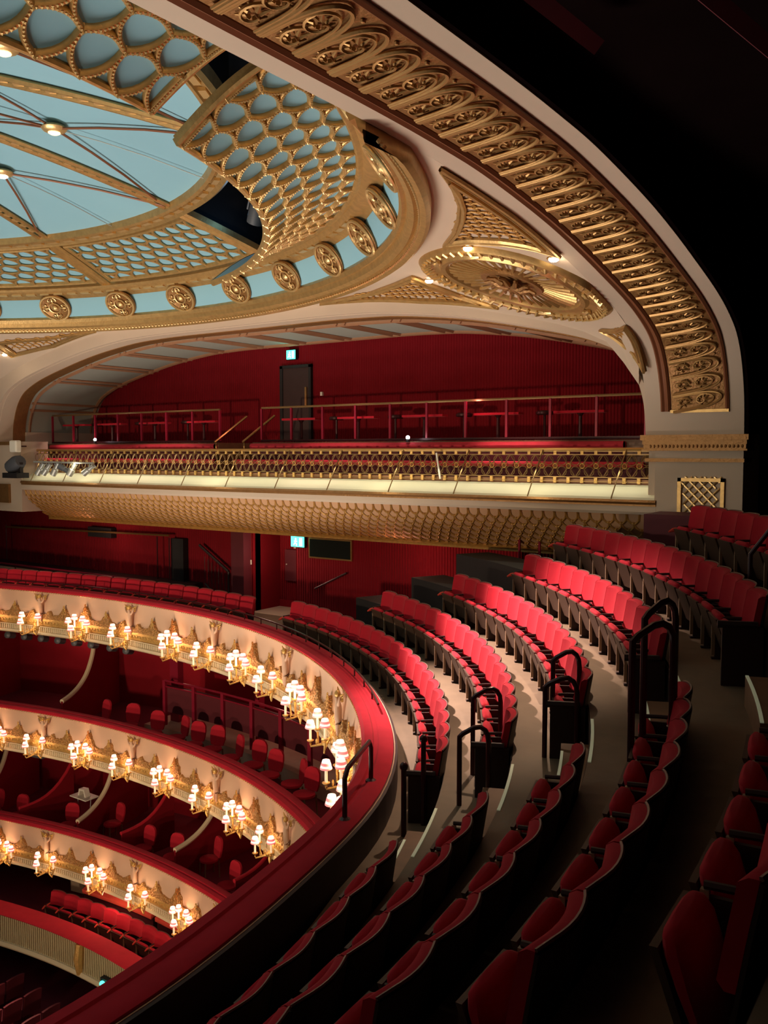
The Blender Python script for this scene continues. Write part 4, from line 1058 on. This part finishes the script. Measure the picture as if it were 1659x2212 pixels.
m = MB(); m.tube([(-14.1, 17.5, -3.32), (-14.1, 17.4, -3.33)], .012, 5); m.tube([(-13.5, 17.5, -3.05), (-13.5, 17.4, -3.05)], .012, 5); m.build('bracket', 'rail', e)
e = empty('stair_balustrade', 'sloping dark stair balustrade with thin balusters left of the passage', 'balustrade')
m = MB(); m.tube([(-18.3, 17.3, -2.55), (-17.2, 17.3, -3.2)], .04, 6); m.tube([(-17.2, 17.3, -3.2), (-17.2, 17.3, -4.2)], .03, 6); m.tube([(-18.1, 17.3, -3.6), (-17.2, 17.3, -4.2)], .03, 6); m.build('handrail', 'darkbrown', e)
for k in range(7):
    x = -18.1 + k * .13; m = MB(); m.tube([(x, 17.3, -2.68 - (x + 18.3) * .59 - .05), (x, 17.3, -3.55 - (x + 18.1) * .6)], .012, 4); m.build('baluster', 'darkbrown', e)
# raised left platform with its rails
m = MB(); m.box((-29.5, 15.8, -4.3), (-18.4, 17.5, -3.62)); struct('floor_platform', m, 'darkbrown')
e = empty('tall_rail', 'tall brass topped rail over the dark platform at the left', 'railing')
m = MB(); m.tube([(-27.3, 17.2, -2.47), (-19.4, 17.2, -2.34)], .03, 6); m.build('top_rail', 'brass', e, True)
for x in (-27.3, -19.4, -19.9): m = MB(); m.tube([(x, 17.2, -3.6), (x, 17.2, -2.4)], .02, 5); m.build('post', 'rail', e)
e = empty('low_rail', 'low dark rail with a pale shelf along the left platform edge', 'railing')
m = MB(); m.tube([(-27.4, 15.9, -3.42), (-18.6, 15.9, -3.42)], .03, 6); m.build('top_rail', 'railred', e, True)
m = MB(); m.box((-27.4, 15.85, -3.62), (-18.6, 16.3, -3.59)); m.build('shelf', 'floorpale', e)
for k in range(8): m = MB(); x = -27.2 + k * 1.2; m.tube([(x, 15.9, -3.6), (x, 15.9, -3.42)], .02, 5); m.build('post', 'rail', e)
for x, z, w_, h_, lab in ((-22.6, -2.42, 1.1, .3, 'dark loudspeaker box on the far red wall behind the tall rail'), (-19.2, -3.1, .5, 1.35, 'tall dark loudspeaker column at the right end of the tall rail')):
    m = MB(); m.box((x - w_ / 2, 17.3, z - h_ / 2), (x + w_ / 2, 17.5, z + h_ / 2)); tag(m.build('loudspeaker', 'black'), lab, 'loudspeaker')
# row of red seats behind the far left cushion
i = 0
for s in np.arange(7.0, 19.2, .53):
    n = rimn(s); p = rimp(s, .72, -4.12)
    place_seat(p, math.atan2(n.y, n.x), 'red velvet seat behind the far left cushion rail, %s from the left' % ORD[i], 'red seats behind the far left cushion'); i += 1
# vomitory box beside the pier
m = MB(); m.box((-5.0, 14.6, -2.6), (-3.3, 15.45, -1.02)); struct('wall_box', m, 'darkred')
e = empty('aisle_handrail', 'red hooped handrail at the far wall behind the fourth row', 'handrail')
m = MB(); m.tube([(-8.05, 16.2, -2.6), (-8.05, 16.2, -1.72), (-7.98, 16.2, -1.62), (-7.75, 16.2, -1.58), (-7.62, 16.2, -1.66), (-7.6, 16.2, -2.6)], .028, 8); m.build('hoop', 'railred', e, True)
# side rails at the far row ends (steps up the wall)
for k, (x, y) in {2: (-8.9, 16.3), 3: (-7.5, 16.6), 1: (-10.8, 16.4)}.items():
    m = MB(); m.box((x - .6, y - .05, zk(k) - .02), (x + .6, y + .3, zk(k) + .02)); tag(m.build('wall_step', 'floorpale'), 'pale edged step at the far wall behind row %s' % RN_[k], 'step')
# rear part of the amphitheatre: dark ceiling, walls, rafters
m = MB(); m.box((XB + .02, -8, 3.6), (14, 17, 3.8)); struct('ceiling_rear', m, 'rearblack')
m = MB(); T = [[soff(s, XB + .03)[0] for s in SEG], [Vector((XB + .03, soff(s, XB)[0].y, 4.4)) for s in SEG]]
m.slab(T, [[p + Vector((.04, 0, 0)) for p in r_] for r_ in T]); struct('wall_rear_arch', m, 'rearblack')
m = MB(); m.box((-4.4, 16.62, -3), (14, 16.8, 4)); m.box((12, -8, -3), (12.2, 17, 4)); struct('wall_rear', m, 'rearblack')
for a, b, lab in (((-3.10, 5.2, 3.34), (-2.97, 7.25, 3.34), 'dim red rafter overhead at the top right'), ((-2.1, 6.2, 3.34), (-1.65, 9.2, 3.34), 'dim red rafter at the right edge of the photo')):
    m = MB(); m.tube([a, b], .09, 4); tag(m.build('rafter', 'darkred'), lab, 'rafter')

# ------------------------------------------------------------------ below the balconies: floors, ceilings, back walls
for ti, z in enumerate((-6.87, -10.02)):
    m = MB(); T = [[rimp(s, .02, z - .85) for s in np.linspace(2, 33, 90)], [rimp(s, 4.2, z - .85) for s in np.linspace(2, 33, 90)]]
    m.slab(T, [[p - Vector((0, 0, .35)) for p in r_] for r_ in T]); struct('floor_tier', m, 'redfloor')
    zt = (-3.6, -6.87)[ti] - 1.24
    m = MB(); T = [[rimp(s, 3.6, zt) for s in np.linspace(2, 33, 90)], [rimp(s, 3.6, z - .85) for s in np.linspace(2, 33, 90)]]
    m.slab(T, [[p + rimn(20) * .1 for p in r_] for r_ in T]); struct('wall_tier', m, 'redwallplain')
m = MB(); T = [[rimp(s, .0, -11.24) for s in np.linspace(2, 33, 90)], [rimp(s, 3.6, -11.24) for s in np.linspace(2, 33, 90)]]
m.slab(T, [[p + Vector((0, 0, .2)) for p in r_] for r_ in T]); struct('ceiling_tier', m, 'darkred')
# box partitions with pale curved capping
def partition(ti, a, b, zf, lab):
    """a front foot (x,y), b where the capping turns upright; zf = capping height at the front"""
    ztop = (-3.6, -6.87)[ti - 1] - 1.25; zb = TIERS[ti][0] - .86
    d = (Vector((b[0], b[1], 0)) - Vector((a[0], a[1], 0))); L = d.length; d.normalize(); n = Vector((-d.y, d.x, 0))
    cap = [(0, zf), (.25 * L, zf + .06), (.5 * L, zf + .20), (.72 * L, zf + .45), (.88 * L, zf + .82), (.96 * L, zf + 1.2), (L, ztop)]
    e = empty('box_partition', lab, 'partition', group='box partitions under the balconies')
    far = (Vector((a[0], a[1], 0)) + d * (L + 1.6))
    T = []; B = []
    for u, z in cap + [(L + 1.5, ztop)]:
        p = Vector((a[0], a[1], 0)) + d * u; T.append([Vector((p.x, p.y, z)) - n * .03, Vector((p.x, p.y, zb)) - n * .03]); B.append([Vector((p.x, p.y, z)) + n * .03, Vector((p.x, p.y, zb)) + n * .03])
    m = MB(); m.slab(T, B); m.build('partition_panel', 'redwallplain', e)
    m = MB(); m.tube([Vector((a[0], a[1], 0)) + d * u + Vector((0, 0, z)) for u, z in [tuple(q) for q in crom(cap, 5)]], .065, 8); m.build('capping', 'friezecream', e, True)
partition(1, (-21.3, 14.95), (-22.0, 16.6), -6.86, 'red box partition with pale curved capping under the top balcony')
partition(1, (-25.6, 13.9), (-26.0, 15.6), -6.86, 'red box partition with pale curved capping under the top balcony at the left edge')
partition(2, (-16.95, 15.05), (-16.9, 16.7), -9.98, 'red box partition with pale capping under the middle balcony, right one')
partition(2, (-20.45, 14.75), (-20.9, 16.4), -9.98, 'red box partition with pale capping under the middle balcony, beside the white table')
partition(2, (-24.2, 14.0), (-24.9, 15.6), -9.98, 'red box partition with pale capping under the middle balcony at the left edge')
# dark curved low partitions
for x, y, lab in ((-18.9, 14.95, 'low dark red curved partition with red capping between the pale ones'), (-14.6, 14.75, 'low dark red curved partition at the right under the middle balcony'), (-22.6, 14.4, 'low dark red curved partition left of the white table')):
    e = empty('box_partition', lab, 'partition', group='low red partitions of the middle tier')
    m = MB(); T = []; B = []
    for t in np.linspace(0, 1, 9):
        p = Vector((x + .1 * t, y + 1.7 * t, -10.0 + .9 * t ** 3)); T.append([p, Vector((p.x, p.y, -10.88))]); B.append([p + Vector((.05, 0, 0)), Vector((p.x + .05, p.y, -10.88))])
    m.slab(T, B); m.build('partition_panel', 'redwallplain', e); m = MB(); m.tube([r_[0] for r_ in T], .05, 8); m.build('capping', 'velvet', e, True)
# box chairs
def chair_master():
    e = empty('box_chair', 'x', 'chair')
    m = MB(); T = []; B = []
    for z, hw in ((.50, .17), (.6, .20), (.75, .215), (.88, .20), (.95, .15), (.98, .08)):
        T.append([Vector((.20 + (z - .5) * .15, y, z)) for y in np.linspace(-hw, hw, 6)]); B.append([p + Vector((.05, 0, 0)) for p in T[-1]])
    m.slab(T, B); m.build('backrest', 'velvet', e, True)
    m = MB(); m.lathe([(.02, .0), (.22, .0), (.245, .03), (.24, .07), (.02, .10)], (0, 0, .42), 16); m.build('seat', 'velvet', e, True)
    for x, y in ((-.17, -.17), (-.17, .17), (.19, -.17), (.19, .17)): m = MB(); m.tube([(x, y, .44), (x * 1.1, y * 1.1, 0)], [.022, .015], 6); m.build('leg', 'wood', e)
    return e
ch0 = chair_master(); cf = [True]
def place_chair(p, rz, lab, group):
    o = ch0 if cf[0] else copy_tree(ch0); cf[0] = False; o.location = p; o.rotation_euler = (0, 0, rz); o['label'] = lab; o['group'] = group
i = 0
for s in (13.6, 14.6, 15.6, 16.35, 17.1, 17.7, 18.5, 19.25, 20.0, 20.75, 21.4):
    n = rimn(s); place_chair(rimp(s, .65 + .1 * (i % 2), -7.72), math.atan2(n.y, n.x) + (.3 if i % 3 else -.3), 'round backed red chair in the middle tier, %s from the left' % ORD[i], 'round backed red chairs of the middle tier'); i += 1
i = 0
for s, o_ in ((9.6, .7), (10.6, .6), (12.4, .7), (13.4, 1.3), (15.2, .6), (16.2, .7), (17.0, 1.2), (18.4, .6), (19.5, .7)):
    n = rimn(s); place_chair(rimp(s, o_, -10.87), math.atan2(n.y, n.x) + .3 * (i % 3 - 1), 'round backed red chair in the lowest tier boxes, %s from the left' % ORD[i], 'round backed red chairs of the lowest tier'); i += 1
# white table with a white folded chair-like box, under the middle balcony
e = empty('side_table', 'small white table with a thin dark leg in a box under the middle balcony', 'table')
tx, ty, tz = -21.3, 15.6, -9.75
m = MB(); m.box((tx - .36, ty - .22, tz), (tx + .36, ty + .22, tz + .03)); m.build('table_top', 'white', e)
for dx in (-.3, .3): m = MB(); m.tube([(tx + dx, ty, tz), (tx + dx * .6, ty, -10.87)], .015, 5); m.build('leg', 'silver', e)
m = MB(); P = [(-.16, 0), (-.12, .22), (.12, .24), (.17, 0)]
m.sweep([(tx, ty - .08, tz + .03), (tx, ty + .08, tz + .03)], [Vector((1, 0, 0))] * 2, [Vector((0, 0, 1))] * 2, [(-.18, 0), (-.12, .2), (.10, .22), (.18, 0), (.12, 0), (.07, .16), (-.08, .15), (-.12, 0)])
tag(m.build('white_stand', 'white'), 'white arched stand on the small white table', 'stand')
# raised wheelchair platform with red partition and rails, right part of the middle tier
e = empty('platform_screen', 'dark red screen wall with double top rail across the middle tier', 'screen')
S0, S1 = 15.0, 21.2
m = MB(); ss = np.linspace(S0, S1, 24); T = [[rimp(s, 1.7, -6.32) for s in ss], [rimp(s, 1.7, -7.05) for s in ss]]; m.slab(T, [[p + Vector((.02, .06, 0)) for p in r_] for r_ in T]); m.build('screen_panel', 'darkred', e)
m = MB(); m.tube([rimp(s, 1.66, -6.18) for s in ss], .03, 6); m.tube([rimp(s, 1.66, -6.34) for s in ss], .022, 6); m.build('top_rails', 'railred', e, True)
for s in np.linspace(S0, S1, 7): m = MB(); p = rimp(s, 1.66, 0); m.box((p.x - .05, p.y - .04, -7.4), (p.x + .05, p.y + .04, -6.18)); m.build('post', 'railred', e)
m = MB(); T = [[rimp(s, o_, -7.4) for s in np.linspace(14.5, 21.6, 24)] for o_ in (1.4, 3.5)]; m.slab(T, [[p - Vector((0, 0, .32)) for p in r_] for r_ in T]); struct('floor_platform', m, 'floorpale')
for s, lab in ((15.0, 'wide red'), (17.9, 'narrow red')):
    m = MB(); p = rimp(s, 2.1, 0); w_ = .16 if s < 16 else .07; m.box((p.x - w_, p.y - .1, -7.4), (p.x + w_, p.y + .1, -4.84)); tag(m.build('column', 'railred'), '%s column rising behind the screen of the middle tier' % lab, 'column')
e = empty('side_steps', 'dark steps with pale nosings at the right end of the middle tier platform', 'steps')
for k in range(4):
    p = rimp(21.9 + k * .12, 2.2 - k * .45, -7.45 - k * .09); q = rimt(21.9); nn = rimn(21.9)
    m = MB(); M = Matrix.Translation(p) @ Matrix.Rotation(math.atan2(q.y, q.x), 4, 'Z'); m.box((-.45, -.2, -.12), (.45, .22, 0), M); m.build('step', 'darkbrown', e)
    m = MB(); m.box((-.45, -.22, 0), (.45, -.15, .01), M); m.build('nosing', 'white', e)
e = empty('step_handrail', 'red sloping handrail beside the side steps of the middle tier', 'handrail')
pa, pb = rimp(21.7, 2.3, -6.6), rimp(22.3, 1.1, -6.95); m = MB(); m.tube([pa, pb], .03, 6); m.tube([pa, pa - Vector((0, 0, .9))], .025, 6); m.tube([pb, pb - Vector((0, 0, .8))], .025, 6); m.build('rail', 'railred', e, True)
# small stage lanterns under the top balcony
i = 0
for s in (10.2, 10.9, 11.5, 12.1, 12.7, 13.3, 13.9, 14.6, 15.2):
    e = empty('stage_lantern', 'small grey lantern hanging under the top balcony, %s from the left' % ORD[i], 'lantern', rimp(s, .25, -5.08), (R(75), 0, R(20)), 'small lanterns under the top balcony'); i += 1
    m = MB(); m.lathe([(.04, -.16), (.09, -.15), (.10, .12), (.05, .16)], n=10); m.build('lantern_body', 'grey', e, True)
    m = MB(); m.box((-.09, -.02, -.02), (-.11, .22, .02)); m.build('yoke', 'grey', e)
for s, o_, lab in ((11.6, .5, 'flat grey lantern hanging under the middle balcony at the left edge'), (14.9, 1.0, 'flat grey lantern beside the pale partition under the middle balcony'), (20.0, .3, 'flat grey lantern under the right of the middle balcony, upper one'), (20.9, .3, 'flat grey lantern under the right of the middle balcony, lower one')):
    e = empty('stage_lantern', lab, 'lantern', rimp(s, o_, -8.42), (0, 0, R(10)))
    m = MB(); m.box((-.26, -.13, -.09), (.26, .13, -.01)); m.box((-.2, -.1, -.01), (.2, .1, .05)); m.build('lantern_body', 'grey', e)
    m = MB(); m.box((-.03, -.03, .04), (.03, .03, .34)); m.build('hanger', 'grey', e)
# ------------------------------------------------------------------ stalls circle
e = empty('stalls_parapet', 'red topped parapet with a cream slatted front above the stalls', 'parapet')
rimsweep([(-1.05, -11.92), (-1.5, -11.92), (-1.56, -11.96), (-1.5, -12.02), (-1.05, -12.02)], 0, 5, 24).build('cushion_rail', 'velvet', e, True)
rimsweep([(-1.05, -12.0), (-1.38, -12.0), (-1.42, -12.75), (-1.05, -12.75)], 0, 5, 24).build('front_panel', 'friezecream', e)
m = MB(); s = 5.5
while s < 23:
    m.tube([rimp(s, -1.41, -12.03), rimp(s, -1.45, -12.72)], .02, 4); s += .075
tag(m.build('slats', 'slat', e), kind='stuff')
rimsweep([(-1.3, -12.72), (-1.5, -12.72), (-1.54, -12.80), (-1.5, -12.86), (-1.3, -12.86)], 0, 5, 24).build('base_moulding', 'friezecream', e, True)
m = MB(); s = 15.25; m.tube([rimp(s, -1.45, -12.03), rimp(s, -1.5, -12.4), rimp(s, -1.48, -12.78)], [.10, .13, .08], 8); m.build('carved_bracket', 'gilt', e, True)
m = MB(); T = [[rimp(s, o_, -12.66) for s in np.linspace(5, 24, 50)] for o_ in (-1.35, 4)]; m.slab(T, [[p - Vector((0, 0, .2)) for p in r_] for r_ in T]); struct('floor_stalls_circle', m, 'redfloor')
m = MB(); T = [[rimp(s, 3.0, -11.3) for s in np.linspace(2, 33, 60)], [rimp(s, 3.0, -14.3) for s in np.linspace(2, 33, 60)]]; m.slab(T, [[p + Vector((0, .1, 0)) for p in r_] for r_ in T]); struct('wall_stalls', m, 'redwallplain')
i = 0
for s in np.arange(12.9, 18.4, .50):
    n = rimn(s); place_seat(rimp(s, -.18, -12.64), math.atan2(n.y, n.x), 'dark red seat of the stalls circle row, %s from the left' % ORD[i], 'dark red seats of the stalls circle'); i += 1
for s0_, s1_, lab in ((13.4, 16.0, 'left'), (16.15, 19.3, 'right')):
    e = empty('bench', 'orange red velvet bench of the stalls circle, %s one' % lab, 'bench', group='orange red benches of the stalls circle')
    rimsweep([(.15, -11.80), (.85, -11.58), (.85, -11.70), (.15, -11.90)], 0, s0_, s1_, .5).build('bench_seat', 'velvetorange', e, True)
    rimsweep([(.22, -11.9), (.8, -11.8), (.8, -12.66), (.22, -12.66)], 0, s0_, s1_, .5).build('bench_base', 'darkred', e)
rimsweep([(1.15, -11.3), (1.25, -11.3), (1.25, -12.6), (1.15, -12.6)], 0, 12, 20).build('x', 'floorpale'); o = bpy.data.objects['x']; o.name = 'trim_15'; o['kind'] = 'structure'
# stalls
m = MB(); m.box((-34, -8, -14.4), (-3, 17, -14.2)); struct('floor_stalls', m, 'redfloor')
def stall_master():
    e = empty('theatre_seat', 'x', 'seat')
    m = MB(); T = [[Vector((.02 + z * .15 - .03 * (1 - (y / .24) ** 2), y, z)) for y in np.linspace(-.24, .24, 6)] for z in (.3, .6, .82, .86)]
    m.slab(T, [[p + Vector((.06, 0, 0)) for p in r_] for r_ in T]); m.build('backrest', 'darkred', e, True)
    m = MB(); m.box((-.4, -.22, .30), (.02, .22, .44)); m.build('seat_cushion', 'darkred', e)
    return e
s0m = stall_master(); sf = True; i = 0
for c_ in range(7):
    for r_ in range(5):
        o = s0m if sf else copy_tree(s0m); sf = False
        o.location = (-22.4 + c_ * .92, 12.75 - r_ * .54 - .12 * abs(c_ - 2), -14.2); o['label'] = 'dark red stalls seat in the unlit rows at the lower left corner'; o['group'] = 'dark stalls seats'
e = empty('exit_lamp', 'small turquoise lit lamp on the stalls wall beside the near rim', 'lamp')
m = MB(); m.ell((-17.3, 13.06, -12.6), (.09, .06, .08), 10, 6); m.build('lens', 'green', e, True)
m = MB(); m.box((-17.43, 13.1, -12.71), (-17.17, 13.22, -12.49)); m.build('lamp_base', 'black', e)

# ------------------------------------------------------------------ left edge: pier, loudspeaker, lantern bar
m = MB(); m.box((-27.2, 15.5, -1.75), (-23.75, 16.4, .30)); struct('wall_pier', m, 'cream')
m = MB(); m.box((-27.2, 15.42, -1.5), (-24.3, 15.5, -.95)); m.box((-27.2, 15.42, .2), (-23.7, 15.5, .3)); struct('trim_16', m, 'golddark')
e = empty('wall_speaker', 'pale rounded loudspeaker on the pier at the left edge', 'loudspeaker', (-23.55, 15.2, .16))
m = MB(); m.box((-.17, -.1, -.17), (.17, .1, .17)); o = m.build('cabinet', 'white', e); b_ = o.modifiers.new('b', 'BEVEL'); b_.width = .05; b_.segments = 3
m = MB(); m.tube([(0, .1, 0), (0, .35, 0)], .02, 5); m.build('wall_arm', 'rail', e)
e = empty('moving_light', 'big dark moving stage light on the ledge at the left edge', 'lantern')
m = MB(); m.box((-24.0, 15.05, -.75), (-23.3, 15.45, -.6)); m.build('base', 'black', e)
m = MB(); m.lathe([(.1, -.3), (.2, -.25), (.23, .1), (.17, .28)], n=12, M=Matrix.Rotation(R(70), 3, 'Y')); o = m.build('head', 'grey', e, True); o.location = (-23.65, 15.25, -.36)
m = MB(); m.box((-23.95, 15.2, -.65), (-23.87, 15.3, -.3)); m.box((-23.43, 15.2, -.65), (-23.35, 15.3, -.3)); m.build('yoke', 'black', e)
e = empty('lighting_bar', 'pale horizontal lighting bar above the slips ledge at the left', 'bar')
m = MB(); m.tube([(-22.9, 15.35, -.28), (-20.25, 15.35, -.30)], .028, 6); m.build('bar', 'silver', e, True)
i = 0
for x, tilt, mt in ((-22.6, -55, 'silver'), (-22.3, -50, 'silver'), (-21.9, -60, 'silver'), (-21.5, 30, 'grey'), (-21.15, -55, 'silver'), (-20.45, -35, 'silver')):
    e = empty('stage_lantern', '%s lantern under the pale bar on slips ledge, %s from left' % ('dark' if mt == 'grey' else 'silver', ORD[i]), 'lantern', (x, 15.35, -.48), (0, R(90 + tilt), R(20)), 'lanterns on the slips bar'); i += 1
    m = MB(); m.lathe([(.05, -.2), (.085, -.19), (.085, .0), (.06, .02), (.06, .17), (.07, .2)], n=12); m.build('lantern_body', mt, e, True)
    m = MB(); m.tube([(0, 0, 0), (-.1, 0, .12)], .015, 5); m.build('yoke', mt, e)
bpy.context.view_layer.update()
